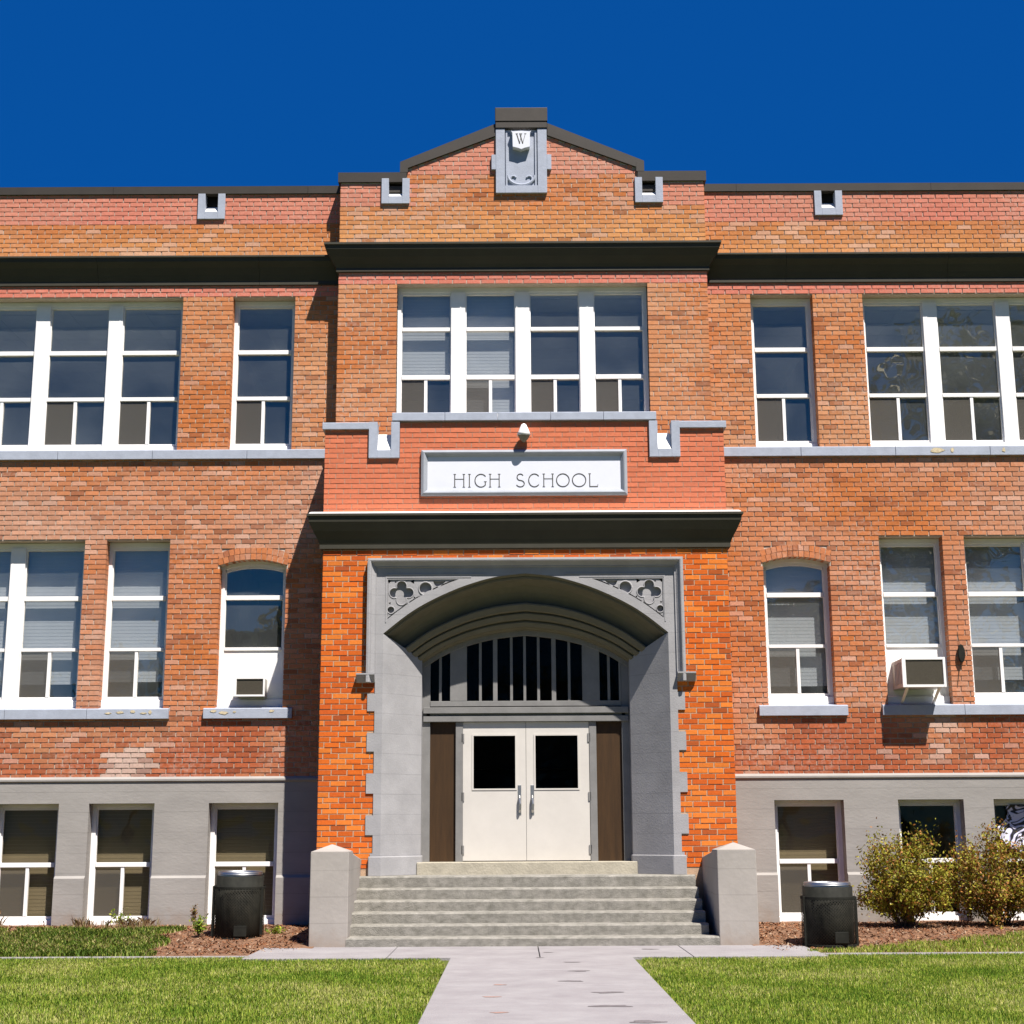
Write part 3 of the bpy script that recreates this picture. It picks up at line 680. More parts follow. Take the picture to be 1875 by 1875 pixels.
for (p, wdt) in (([(W0, z1_), (W0 + .045, z0_)], .014), ([(W0 + .045, z0_), (W0 + .075, z1_)], .007), ([(W0 + .05, z1_), (W0 + .092, z0_)], .014), ([(W0 + .092, z0_), (W0 + .132, z1_)], .007),
                 ([(W0 - .015, z1_), (W0 + .018, z1_)], .006), ([(W0 + .04, z1_), (W0 + .085, z1_)], .006), ([(W0 + .117, z1_), (W0 + .147, z1_)], .006)):
    stroke(wl_, p, wdt, YU - .1105)
wl_.build("letter", M_letter, crest)

# --- stone surround of the arch
def smooth(pts, n):
    P = [Vector(p) for p in pts]; out = []
    P = [P[0] * 2 - P[1]] + P + [P[-1] * 2 - P[-2]]; m = len(P) - 3
    for k in range(n + 1):
        t = k / n * m; i = min(int(t), m - 1); f = t - i; p0, p1, p2, p3 = P[i:i + 4]
        out.append(.5 * ((2 * p1) + (p2 - p0) * f + (2 * p0 - 5 * p1 + 4 * p2 - p3) * f * f + (3 * p1 - p0 - 3 * p2 + p3) * f ** 3))
    return out
Ah = smooth([(0, 4.877), (.40, 4.832), (.76, 4.735), (1.06, 4.620), (1.386, 4.462), (1.65, 4.295), (1.96, 4.048)], 22)
Bh = smooth([(0, 4.172), (.40, 4.128), (.75, 4.048), (1.014, 3.952), (1.216, 3.858), (1.452, 3.710)], 22)
Ac = [Vector((-p.x, p.y)) for p in reversed(Ah[1:])] + Ah; Bc = [Vector((-p.x, p.y)) for p in reversed(Bh[1:])] + Bh
# front plate as a filled 2-D curve with the opening and sunk spandrels
def filled(name, loops, y0, y1, m, parent):
    """outer loop first, holes after: (x,z) polygons -> slab from y0 (front) to y1"""
    cu = bpy.data.curves.new(name, 'CURVE'); cu.dimensions = '2D'; cu.fill_mode = 'BOTH'; cu.extrude = (y1 - y0) / 2
    for lp in loops:
        sp = cu.splines.new('POLY'); sp.points.add(len(lp) - 1); sp.use_cyclic_u = True
        for p, q in zip(sp.points, lp): p.co = (q[0], q[1], 0, 1)
    tmp = bpy.data.objects.new("tmp", cu); col.objects.link(tmp)
    dg = bpy.context.evaluated_depsgraph_get(); me = bpy.data.meshes.new_from_object(tmp.evaluated_get(dg))
    bpy.data.objects.remove(tmp); bpy.data.curves.remove(cu)
    me.name = name; me.transform(Matrix(((1, 0, 0, 0), (0, 0, -1, (y0 + y1) / 2), (0, 1, 0, 0), (0, 0, 0, 1))))
    me.materials.clear(); me.materials.append(m); me.polygons.foreach_set("use_smooth", [False] * len(me.polygons)); me.update()
    o = bpy.data.objects.new(name, me); col.objects.link(o); o.parent = parent; return o
def side(s):
    """outer outline with quoin teeth, from the foot up"""
    pts = [(2.10, .83), (2.10, 1.10), (2.065, 1.10)]
    for a, b in reversed(qz): pts += [(2.065, a), (2.165, a), (2.165, b), (2.065, b)]
    pts += [(2.065, 3.37), (2.10, 3.37), (2.10, 5.0)]
    return [(s * x, z) for x, z in pts]
outer = side(1) + list(reversed(side(-1))) + [(-1.96, .83), (-1.96, 4.048)] + [(p.x, p.y) for p in Ac[1:-1]] + [(1.96, 4.048), (1.96, .83)]
# spandrel panel outline (right side), sunk
def offs(x): return np.interp(x, [p.x for p in Ah], [p.y for p in Ah])
sp_x = [.92, 1.05, 1.2, 1.35, 1.5, 1.65, 1.78, 1.905]
panel = [(.92, 4.800)] + [(x, float(offs(x)) + .125 + .03 * (x - .9)) for x in sp_x[1:]] + [(1.905, 4.800)]
mirror = lambda lp: [(-x, z) for x, z in reversed(lp)]
arch_root = filled("arch_surround", [outer, panel, mirror(panel)], -1.02, -.93, M_stone, B)
def circ(cx, cz, r, n=20, t0=0, t1=360): return [(cx + r * math.cos(R(t0 + (t1 - t0) * k / n)), cz + r * math.sin(R(t0 + (t1 - t0) * k / n))) for k in range(n + (0 if abs(t1 - t0) >= 360 else 1))]
def quatre(cx, cz, r, d):
    out = []
    for q in (0, 90, 180, 270):
        ccx, ccz = cx + d * math.cos(R(q)), cz + d * math.sin(R(q)); out += [(ccx + r * math.cos(R(q + a)), ccz + r * math.sin(R(q + a))) for a in range(-112, 113, 16)]
    return out
def tri(cx, cz, r, a): return [(cx + r * math.cos(R(a + k)), cz + r * math.sin(R(a + k))) for k in (0, 120, 240)]
qx, qzc = 1.715, 4.612
foils = [quatre(qx, qzc, .072, .098), circ(1.385, 4.672, .092, 18), circ(1.86, 4.375, .052, 14),
         tri(1.885, 4.775, .03, 45), tri(1.56, 4.77, .035, 120), tri(1.535, 4.545, .022, -60), tri(1.875, 4.47, .02, 20), tri(1.80, 4.765, .018, 80), tri(1.62, 4.47, .02, -100),
         [(1.10, 4.775), (1.28, 4.775), (1.255, 4.72), (1.20, 4.685)]]
inner_plate = [(.98, 4.797)] + [(x, float(offs(x)) + .145 + .03 * (x - .9)) for x in sp_x[1:]] + [(1.900, 4.797)]
for s in (-1, 1):
    f = (lambda l: l) if s > 0 else mirror
    filled("spandrel_tracery", [f(inner_plate)] + [f(q) for q in foils], -1.005, -.955, M_stone, arch_root)
    filled("spandrel_back", [f([(.9, 4.82)] + [(x, z - .03) for x, z in inner_plate[1:-1]] + [(1.92, 4.82)])], -.954, -.94, M_stone, arch_root)
    tm = MB()                                # raised rims round the foils
    for lp, rr in ((foils[0], .009), (foils[1], .012), (foils[2], .009)):
        l = f(lp); tm.tube([(x, -1.004, z) for x, z in l] + [(l[0][0], -1.004, l[0][1])], rr, seg=6, cap=False)
    tm.build("foil_rim", M_stone, arch_root, smooth=True)
    # moulding lines round the sunk panel
    lm = MB()
    a, b = sorted((s * .55, s * 1.93)); lm.box(a, b, -1.028, -1.015, 4.862, 4.876)
    a, b = sorted((s * .75, s * 1.925)); lm.box(a, b, -1.026, -1.0, 4.822, 4.838)
    a, b = sorted((s * 1.918, s * 1.934)); lm.box(a, b, -1.0262, -1.0, 4.20, 4.84)
    lm.build("panel_moulding", M_stone, arch_root)
# arch soffit mouldings
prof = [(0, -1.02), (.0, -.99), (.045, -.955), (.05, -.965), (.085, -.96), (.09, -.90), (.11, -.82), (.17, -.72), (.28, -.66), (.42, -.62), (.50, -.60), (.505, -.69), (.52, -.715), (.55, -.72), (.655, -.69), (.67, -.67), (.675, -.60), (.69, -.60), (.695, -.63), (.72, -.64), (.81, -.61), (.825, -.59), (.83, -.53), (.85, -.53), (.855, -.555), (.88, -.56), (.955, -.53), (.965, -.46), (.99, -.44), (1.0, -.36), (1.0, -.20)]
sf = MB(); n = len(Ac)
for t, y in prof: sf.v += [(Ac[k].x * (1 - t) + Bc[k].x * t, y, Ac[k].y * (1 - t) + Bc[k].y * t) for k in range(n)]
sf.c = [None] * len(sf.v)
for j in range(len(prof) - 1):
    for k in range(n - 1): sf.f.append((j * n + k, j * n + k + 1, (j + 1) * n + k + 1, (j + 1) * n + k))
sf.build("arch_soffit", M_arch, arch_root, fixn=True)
# splayed jambs with plinths
for s in (-1, 1):
    j = MB()
    j.quad((s * 1.96, -1.02, .83), (s * 1.455, -.50, .83), (s * 1.455, -.50, 3.74), (s * 1.96, -1.02, 4.048))
    j.quad((s * 1.455, -.50, .83), (s * 1.455, -.25, .83), (s * 1.455, -.25, 3.74), (s * 1.455, -.50, 3.74))
    j.quad((s * 1.455, -.50, 3.74), (s * 1.455, -.25, 3.74), (s * 1.96, -.25, 4.1), (s * 1.96, -1.02, 4.048))
    j.build("jamb", M_stone, arch_root, fixn=False)
    p = MB(); poly = [(s * 2.12, -1.06), (s * 1.945, -1.06), (s * 1.435, -.53), (s * 1.435, -.30), (s * 2.12, -.30)]
    p.prism_z(poly if s < 0 else poly[::-1], .80, 1.06)
    p.build("plinth", M_stone, arch_root, bevel=.012)
# hood mould
hm = MB(); hp = [(0, -1.0), (0, -1.12), (.03, -1.125), (.045, -1.12), (.06, -1.085), (.10, -1.045), (.115, -1.045), (.12, -1.02)]   # (inward distance, y)
path = [(-1, 0, 3.375), (-1, 1, 5.085), (1, 1, 5.085), (1, 0, 3.375)]
for (sx, corner, z) in path:
    for d, y in hp: hm.v.append((sx * (2.18 - d), y, z - (d if corner else 0)))
hm.c = [None] * len(hm.v); n = len(hp)
for j in range(3):
    for k in range(n - 1): hm.f.append((j * n + k, j * n + k + 1, (j + 1) * n + k + 1, (j + 1) * n + k))
for s in (-1, 1):
    a, b = sorted((s * 2.065, s * 2.315)); hm.prism_x([(-1.0, 3.50), (-1.125, 3.495), (-1.125, 3.475), (-1.05, 3.375), (-1.0, 3.37)], a, b)
hm.build("hood_mould", M_stone, arch_root)

# --- entrance screen: transom lights, side panels, doors
YD = -.33
fm = MB()
TT = 4.25
def mull(x0, x1, z0, z1, y=YD): fm.box(x0, x1, y, y + .08, z0, z1)
mull(-1.46, -1.345, .97, 4.0, YD + .0); mull(1.345, 1.46, .97, 4.0, YD + .0)
fm.box(-1.345, 1.345, YD - .01, YD + .08, 3.10, 3.175)           # transom bottom rail
fm.box(-1.44, 1.44, YD - .055, YD + .08, 3.00, 3.085)
fm.box(-1.44, 1.44, YD - .035, YD + .08, 2.885, 2.962); fm.box(-1.40, 1.40, YD, YD + .08, 2.96, 3.005)
mull(-.985, -.885, .97, 2.885); mull(.885, .985, .97, 2.885)
# transom uprights
for a, b in ((-1.066, -.83), (.80, 1.045), (1.318, 1.345)): mull(a, b, 3.175, TT, YD - .012)
for a, b in ((-.46, -.398), (.368, .43)): mull(a, b, 3.175, TT, YD - .004)
for a in (-.64, -.20, -.012, .183, .617, -1.205 + .0, 1.176): mull(a - .019, a + .019, 3.175, TT, YD + .012)
# frame band under the soffit
for k in range(len(Bc) - 1):
    p, q = Bc[k], Bc[k + 1]; fm.hexa([(p.x, YD - .02, p.y - .07), (q.x, YD - .02, q.y - .07), (q.x, YD - .02, q.y + .02), (p.x, YD - .02, p.y + .02)], [(p.x, YD + .08, p.y - .07), (q.x, YD + .08, q.y - .07), (q.x, YD + .08, q.y + .02), (p.x, YD + .08, p.y + .02)])
fm.v = [(x, y, min(z, float(np.interp(x, [p.x for p in Bc], [p.y for p in Bc])) + .02) if z > 3.5 else z) for x, y, z in fm.v]
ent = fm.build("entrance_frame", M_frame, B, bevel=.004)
MB().quad((-1.45, YD + .06, 3.1), (1.45, YD + .06, 3.1), (1.45, YD + .06, 4.2), (-1.45, YD + .06, 4.2)).build("transom_glass", M_glass_door, ent, fixn=False)
for a, b in ((-1.345, -.985), (.985, 1.345)): MB().box(a, b, YD + .05, YD + .07, .97, 2.885).build("side_panel", M_wood, ent)
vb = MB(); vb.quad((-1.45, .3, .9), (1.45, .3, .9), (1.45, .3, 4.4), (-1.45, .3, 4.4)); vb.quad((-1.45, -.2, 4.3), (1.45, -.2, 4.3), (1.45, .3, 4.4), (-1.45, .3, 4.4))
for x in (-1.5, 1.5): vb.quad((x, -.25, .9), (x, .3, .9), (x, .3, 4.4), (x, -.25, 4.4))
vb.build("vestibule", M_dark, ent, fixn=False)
for s in (-1, 1):
    lo, hi = (-.883, -.004) if s < 0 else (.001, .880)
    wl0, wl1 = (-.735, -.152) if s < 0 else (.131, .722)
    d = MB(); y0, y1 = YD + .012, YD + .055; z0, z1 = .985, 2.880; g0, g1 = 1.962, 2.690
    d.box(lo, wl0, y0, y1, z0, z1); d.box(wl1, hi, y0, y1, z0, z1); d.box(wl0, wl1, y0, y1, z0, g0); d.box(wl0, wl1, y0, y1, g1, z1)
    dr = d.build("entrance_door", M_beige, B)
    e = MB(); t = .022
    e.box(wl0 - t, wl0, y0 - .008, y0, g0 - t, g1 + t); e.box(wl1, wl1 + t, y0 - .008, y0, g0 - t, g1 + t); e.box(wl0, wl1, y0 - .008, y0, g0 - t, g0); e.box(wl0, wl1, y0 - .008, y0, g1, g1 + t)
    e.build("glazing_bead", M_beige, dr)
    MB().quad((wl0, y0 + .02, g0), (wl1, y0 + .02, g0), (wl1, y0 + .02, g1), (wl0, y0 + .02, g1)).build("door_glass", M_glass_door, dr, fixn=False)
    hx = -.095 if s < 0 else .083
    h = MB(); h.box(hx - .024, hx + .024, y0 - .006, y0, 1.60, 2.01)
    h.tube([(hx, y0 - .006, 1.86), (hx, y0 - .04, 1.83), (hx + .008, y0 - .055, 1.75), (hx + .004, y0 - .045, 1.67), (hx, y0 - .006, 1.64)], .016, .02, 10)
    h.build("door_handle", M_steel, dr, bevel=.003)
    ex = lo if s < 0 else hi
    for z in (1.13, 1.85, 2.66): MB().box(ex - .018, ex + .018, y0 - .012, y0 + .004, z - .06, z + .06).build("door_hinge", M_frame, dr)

# ------------------------------------------------------------------ things on the building
sg = empty("name_sign"); tag(sg, "long white HIGH SCHOOL sign in a grey frame above the entrance", "sign")
p = MB(); p.box(-1.37, 1.355, -1.012, -.99, 6.065, 6.575); pn = p.build("panel", M_sign, sg)
f = MB(); prf = [(0, -1.0), (0, -1.05), (.035, -1.07), (.05, -1.065), (.088, -1.02), (.088, -1.0)]
cor = [(-1.455, 5.984, 1, 1), (1.443, 5.984, -1, 1), (1.443, 6.642, -1, -1), (-1.455, 6.642, 1, -1)]; n = len(prf)
for x, z, dx, dz in cor: f.v += [(x + dx * d, y, z + dz * d) for d, y in prf]
f.c = [None] * len(f.v)
for j in range(4):
    for k in range(n - 1): f.f.append((j * n + k, j * n + k + 1, ((j + 1) % 4) * n + k + 1, ((j + 1) % 4) * n + k))
f.build("frame", M_signframe, sg)
def letters():
    k = 2.026 / 590.; z0 = 6.112; mb = MB(); H = .186; wd = .0125
    def done():
        m2 = MB(); m2.v = mb.v[:]; m2.f = mb.f[:]; m2.build('letter', M_letter, pn); mb.v.clear(); mb.f.clear(); mb.c.clear()
    X = lambda c: -.993 + (c - 650) * k
    def st(pts, w=wd): stroke(mb, [(x, z0 + z * H) for x, z in pts], w, -1.0125)
    def ser(x, z, l=.016): st([(x - l, z), (x + l, z)], .007)
    def arc(cx, cz, rx, rz, t0, t1, n=22): st([(cx + rx * math.cos(R(t0 + (t1 - t0) * i / n)), cz + rz * math.sin(R(t0 + (t1 - t0) * i / n))) for i in range(n + 1)])
    def Hh(a, b):
        for x in (X(a) + .01, X(b) - .01): st([(x, 0), (x, 1)]); ser(x, 0); ser(x, 1)
        st([(X(a) + .01, .62), (X(b) - .01, .62)], .008)
    Hh(650, 693); done(); st([(X(713), 0), (X(713), 1)]); ser(X(713), 0); ser(X(713), 1); done()
    cx = (X(735) + X(782)) / 2 + .006; arc(cx, .5, .084, .5, 42, 318); st([(cx + .062, .17), (cx + .062, .42)]); ser(cx + .062, .42, .018); done()
    Hh(795, 838); done()
    cx = (X(903) + X(940)) / 2; arc(cx, .75, .045, .25, 35, 250, 12); arc(cx, .25, .056, .25, 75, -155, 12); st([(cx - .016, .52), (cx + .014, .49)]); done()
    cx = (X(955) + X(1000)) / 2 + .006; arc(cx, .5, .08, .5, 42, 318); done()
    Hh(1015, 1057); done()
    for a, b in ((1070, 1122), (1135, 1190)): arc((X(a) + X(b)) / 2, .5, (X(b) - X(a)) / 2, .5, 0, 360, 30); done()
    x = X(1206); st([(x, 0), (x, 1)]); ser(x, 1); st([(x, 0), (X(1238), 0)]); st([(X(1238), 0), (X(1238) + .004, .16)], .007); done()
letters()
rehome(sg, (0, -1.0, 5.98))

lp = empty("wall_lamp"); tag(lp, "small white cone shaped spot lamp fixed to the wall just above the sign", "lamp")
h = MB(); h.lathe([(.004, .0), (.03, -.012), (.06, -.07), (.08, -.12), (.098, -.165), (.094, -.166), (.076, -.12), (.03, -.03)], (0, 0, 0), 28)
ob = h.build("lamp_shade", M_white, lp, smooth=True); ob.matrix_basis = Matrix.Translation((-.008, -1.14, 7.0)) @ Matrix.Rotation(R(9), 4, 'X')
h = MB(); h.lathe([(.091, -.155), (.06, -.22), (.015, -.265), (.0, -.27)], (0, 0, 0), 24); ob = h.build("reflector", M_acgrille, lp, smooth=True); ob.matrix_basis = Matrix.Translation((-.008, -1.14, 7.0)) @ Matrix.Rotation(R(9), 4, 'X')
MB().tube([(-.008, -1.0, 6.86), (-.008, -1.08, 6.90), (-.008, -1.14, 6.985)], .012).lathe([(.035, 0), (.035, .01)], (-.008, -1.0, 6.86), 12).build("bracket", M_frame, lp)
rehome(lp, (-.008, -1.0, 6.86))

def ac(x0, x1, yf, yb, z0, z1, label, supports):
    r = empty("air_conditioner"); tag(r, label, "air conditioner", "window air conditioners")
    t = .035 * (x1 - x0) / .6
    b = MB(); b.box(x0 + .012, x1 - .012, yf + .02, yb, z0 + .01, z1 - .01)
    nv = 5
    for k in range(nv):
        yy = yf + .10 + k * (yb - yf - .2) / nv
        b.box(x0 + .004, x0 + .012, yy, yy + .03, z0 + .06, z1 - .06)
    b.build("casing", M_acbody, r, bevel=.006)
    f = MB(); f.box(x0, x0 + t * 1.5, yf - .01, yf + .03, z0, z1); f.box(x1 - t, x1, yf - .01, yf + .03, z0, z1); f.box(x0 + t * 1.5, x1 - t, yf - .01, yf + .03, z0, z0 + t); f.box(x0 + t * 1.5, x1 - t, yf - .01, yf + .03, z1 - t, z1)
    f.build("front_frame", M_white, r, bevel=.004)
    g = MB(); g.box(x0 + t * 1.5, x1 - t, yf + .012, yf + .018, z0 + t, z1 - t)
    k = z0 + t + .008
    while k < z1 - t - .004: g.box(x0 + t * 1.5, x1 - t, yf + .004, yf + .012, k, k + .004); k += .012
    g.build("grille", M_acgrille, r)
    if supports:
        for x in (x0 + .06, x1 - .10):
            MB().prism_x([(yf + .08, z0), (yf + .04, z0), (.10, z0 - .24), (.14, z0 - .24)], x, x + .035).build("support_bracket", M_white, r)
    rehome(r, ((x0 + x1) / 2, yb, z0))
ac(-4.165, -3.722, -.10, .19, 3.275, 3.55, "small air conditioner in the lower panel of the arched window left of the entrance", False)
ac(5.31, 5.925, -.39, .19, 3.332, 3.755, "large deep air conditioner jutting far out of the window right of the entrance, on brackets", True)

wf = empty("wall_fixture"); tag(wf, "small black oval fixture hanging on a thin wire on the brick pier", "wall fixture")
h = MB(); i = 16
h.prism_y([(6.262 + .058 * math.cos(t) * (1 if math.cos(t) > 0 else .8), 3.845 + .135 * math.sin(t)) for t in [2 * math.pi * k / 14 for k in range(14)]], -.075, -.03)
h.build("body", M_black, wf, bevel=.012)
MB().tube([(6.24, -.012, 4.16), (6.25, -.02, 4.05), (6.262, -.045, 3.96)], .004, seg=5).tube([(6.255, -.045, 3.73), (6.22, -.02, 3.55), (6.19, -.012, 3.37)], .005, seg=5).build("wire", M_bark, wf)
rehome(wf, (6.26, 0, 3.84))

def reflection_mat():  # sky reflection of the pane, painted as a wavy pattern
    m = bpy.data.materials.new("painted_sky_pattern"); m.use_nodes = True; t = m.node_tree; n = t.nodes; L = t.links; p = n["Principled BSDF"]
    g = n.new("ShaderNodeNewGeometry"); a = n.new("ShaderNodeTexNoise"); a.inputs['Scale'].default_value = 3.2; a.inputs['Detail'].default_value = 1.5; a.inputs['Distortion'].default_value = 2.2; L.new(g.outputs['Position'], a.inputs['Vector'])
    m1 = n.new("ShaderNodeMath"); m1.operation = 'MULTIPLY'; m1.inputs[1].default_value = 34; L.new(a.outputs['Fac'], m1.inputs[0])
    m2 = n.new("ShaderNodeMath"); m2.operation = 'SINE'; L.new(m1.outputs[0], m2.inputs[0])
    rp = n.new("ShaderNodeValToRGB"); e = rp.color_ramp.elements; e[0].position = .18; e[0].color = (.02, .02, .02, 1); e[1].position = .62; e[1].color = (.75, .73, .85, 1)
    x = rp.color_ramp.elements.new(.36); x.color = (.22, .2, .36, 1)
    m3 = n.new("ShaderNodeMath"); m3.operation = 'MULTIPLY_ADD'; m3.inputs[1].default_value = .5; m3.inputs[2].default_value = .5; L.new(m2.outputs[0], m3.inputs[0]); L.new(m3.outputs[0], rp.inputs[0]); L.new(rp.outputs[0], p.inputs['Base Color'])
    p.inputs['Roughness'].default_value = .5; return m
ff = MB(); ol = [(6.80, 1.70), (6.84, 1.60), (6.79, 1.50), (6.66, 1.40), (6.655, 1.30), (6.76, 1.20), (6.86, 1.12), (7.05, 1.02), (7.42, 1.0), (7.42, 1.70), (7.1, 1.725), (6.95, 1.72)]
nx, nzz = 40, 36
from mathutils.geometry import intersect_point_tri_2d
def inside(x, z):
    c = False; j = len(ol) - 1
    for i in range(len(ol)):
        if (ol[i][1] > z) != (ol[j][1] > z) and x < (ol[j][0] - ol[i][0]) * (z - ol[i][1]) / (ol[j][1] - ol[i][1]) + ol[i][0]: c = not c
        j = i
    return c
fv = lambda x, z: (x, .16 + .022 * noise.noise(Vector((x * 9, z * 9, 2))) , z)
for i in range(nx):
    for j in range(nzz):
        x = 6.6 + .84 * i / nx; z = .98 + .78 * j / nzz; dx = .84 / nx; dz = .78 / nzz
        if inside(x + dx / 2, z + dz / 2):
            for dy in (0, .006):
                q = [fv(x, z), fv(x + dx, z), fv(x + dx, z + dz), fv(x, z + dz)]; ff.quad(*[(a, b + dy, c) for a, b, c in q])
fo_ = ff.build("painted_reflection", reflection_mat(), fixn=False); tag(fo_, "distorted black and white sky reflection painted on a sheet in the basement window behind the shrubs", "plastic film")

# ------------------------------------------------------------------ entrance steps
st = empty("entrance_steps"); tag(st, "worn grey concrete steps between two low painted side walls leading to the doors", "steps")
tz = [.808, .660, .522, .390, .258, .127]
for i, z in enumerate(tz):
    yf = -1.15 - .3 * i; yb = (-.33 if i == 0 else yf + .33)
    zb = 0 - .05; b = MB(); x0, x1 = -2.22, 2.22
    if i == 5: x1 = 2.31
    n = 44; ch = [random.uniform(-.006, .006) for _ in range(n + 1)]
    for k in range(n):                      # slightly worn nosings
        a = x0 + (x1 - x0) * k / n; c = x0 + (x1 - x0) * (k + 1) / n
        j0, j1 = ch[k], ch[k + 1]
        b.quad((a, yf + j0, zb), (c, yf + j1, zb), (c, yf + j1, z - .02), (a, yf + j0, z - .02))
        b.quad((a, yf + j0, z - .02), (c, yf + j1, z - .02), (c, yf + .018 + j1, z + j1 * .3), (a, yf + .018 + j0, z + j0 * .3))
        b.quad((a, yf + .018 + j0, z + j0 * .3), (c, yf + .018 + j1, z + j1 * .3), (c, yb, z), (a, yb, z))
    b.quad((x1, yf, zb), (x1, yb, zb), (x1, yb, z), (x1, yf, z)); b.quad((x0, yf, zb), (x0, yb, zb), (x0, yb, z), (x0, yf, z))
    b.build("step", M_step, st, fixn=False)
MB().box(-1.50, 1.50, -.62, -.27, .79, .972).build("threshold", M_sill, st, bevel=.01)
for (x0, x1, inner_s) in ((-2.67, -2.20, 1), (2.31, 2.79, -1)):
    xm = (x0 + x1) / 2; c = MB()
    # rear wall with a pitched top that rises to the pier
    for (ya, yb_, za, zb2) in ((-2.20, -1.0, 1.13, 1.03),):
        a = [(x0 + .02, ya, -.3), (x1 - .02, ya, -.3), (x1 - .02, ya, za), (xm, ya, za + .07), (x0 + .02, ya, za)]
        b = [(x, yb_, z - (za - zb2) if z > 0 else z) for x, y, z in a]
        i = len(c.v); c.v += a + b; c.c += [None] * 10
        c.f += [(i, i + 1, i + 2, i + 3, i + 4), (i + 9, i + 8, i + 7, i + 6, i + 5)] + [(i + k, i + 5 + k, i + 5 + (k + 1) % 5, i + (k + 1) % 5) for k in range(5)]
    c.box(x0, x1, -2.65, -2.18, -.3, 1.145)
    i = len(c.v); c.v += [(x0, -2.65, 1.145), (x1, -2.65, 1.145), (x1, -2.18, 1.145), (x0, -2.18, 1.145), (xm, -2.415, 1.235)]; c.c += [None] * 5
    c.f += [(i, i + 1, i + 4), (i + 1, i + 2, i + 4), (i + 2, i + 3, i + 4), (i + 3, i, i + 4)]
    c.build("side_wall", M_cheek, st, bevel=.01)
rehome(st, (0, -2.65, 0))

# ------------------------------------------------------------------ ground
M_soil = mat("soil", A(150, 108, 80, KH), .95, .25, 5, .9, 25, colr2=A(196, 150, 118, KH))
M_path = mat("path_concrete", A(196, 188, 190, KH), .9, .05, 2, .35, 60, colr2=A(220, 214, 214, KH))
M_lawn = mat("lawn_soil", A(96, 112, 40, KH), .95, .2, 1.2, .6, 30, colr2=A(140, 150, 66, KH))
g = MB(); g.quad((-400, -400, -.012), (400, -400, -.012), (400, 400, -.012), (-400, 400, -.012)); tag(g.build("ground", M_lawn, fixn=False), kind="structure")
r_ = MB(); r_.quad((-120, -34, .002), (120, -34, .002), (120, -24, .002), (-120, -24, .002)); tag(r_.build("bounce_cut_sheet", mat("bounce_cut_dark", (.05, .05, .052, 1), .9, .15, 4), fixn=False), kind="structure")  # unseen dark ground, added to cut light bouncing into the shadows
# path with joints
pt = MB()
y = -4.22
while y > -22: pt.box(-.885, 1.13, y - 1.49, y, -.1, .02); y -= 1.5
for a, b in ((-3.2, -1.6), (-1.59, .1), (.11, 1.8), (1.81, 3.3)): pt.box(a, b, -4.21, -2.62, -.1, .02)
x = -11
while x < -3.25: pt.box(x, min(x + 1.99, -3.21), -3.80, -3.66, -.1, .006); x += 2
x = 3.31
while x < 11: pt.box(x, x + 1.99, -3.86, -3.68, -.1, .008); x += 2
tag(pt.build("path", M_path, bevel=.006), kind="structure")
M_stain = mat("dark_stain", A(154, 145, 146, KH), .9, .25, 30); M_stain2 = mat("rust_stain", A(222, 176, 160, KH), .9, .1, 20)
pth = bpy.data.objects["path"]
for (x, y, r, m_) in ((.42, -4.9, .10, 0), (.47, -5.9, .12, 0), (.36, -6.9, .13, 0), (.62, -7.9, .15, 0), (.60, -8.9, .19, 0), (.78, -9.9, .15, 0), (.10, -4.3, .06, 0), (-.32, -7.2, .07, 1), (-.38, -8.2, .09, 1), (-.3, -9.3, .08, 1), (1.4, -3.2, .12, 0), (.2, -3.6, .07, 0)):
    a0 = random.uniform(0, 6); n = 18
    MB().quad(*[(x + r * .75 * (1 + .35 * math.sin(3 * t + a0)) * math.cos(t) * 1.1, y + r * .5 * (1 + .3 * math.sin(2 * t + a0 * 2)) * math.sin(t) * .9, .0225 if y < -4.2 else .0225) for t in [2 * math.pi * k / n for k in range(n)]]).build("stain", M_stain2 if m_ else M_stain, pth)
def gz(x, y):
    if y > -.9: h = .13
    elif y < -3.4: h = -.004
    else: t = (y + 3.4) / 2.5; h = .13 * t * t * (3 - 2 * t)
    return h + .012 * noise.noise(Vector((x * 1.3, y * 1.3, 0))) + .008 * noise.noise(Vector((x * 5, y * 5, 3)))
for (xa, xb) in ((-11, -2.6), (2.7, 11)):
    nx_, ny_ = 90, 40; V = [(xa + (xb - xa) * i / nx_, -3.70 + 3.9 * j / ny_, gz(xa + (xb - xa) * i / nx_, -3.75 + 3.9 * j / ny_)) for j in range(ny_ + 1) for i in range(nx_ + 1)]
    s_ = MB(); s_.v = V; s_.f = [(j * (nx_ + 1) + i, j * (nx_ + 1) + i + 1, (j + 1) * (nx_ + 1) + i + 1, (j + 1) * (nx_ + 1) + i) for j in range(ny_) for i in range(nx_)]; s_.c = []
    tag(s_.build("soil_bed", M_soil, smooth=True), kind="structure")
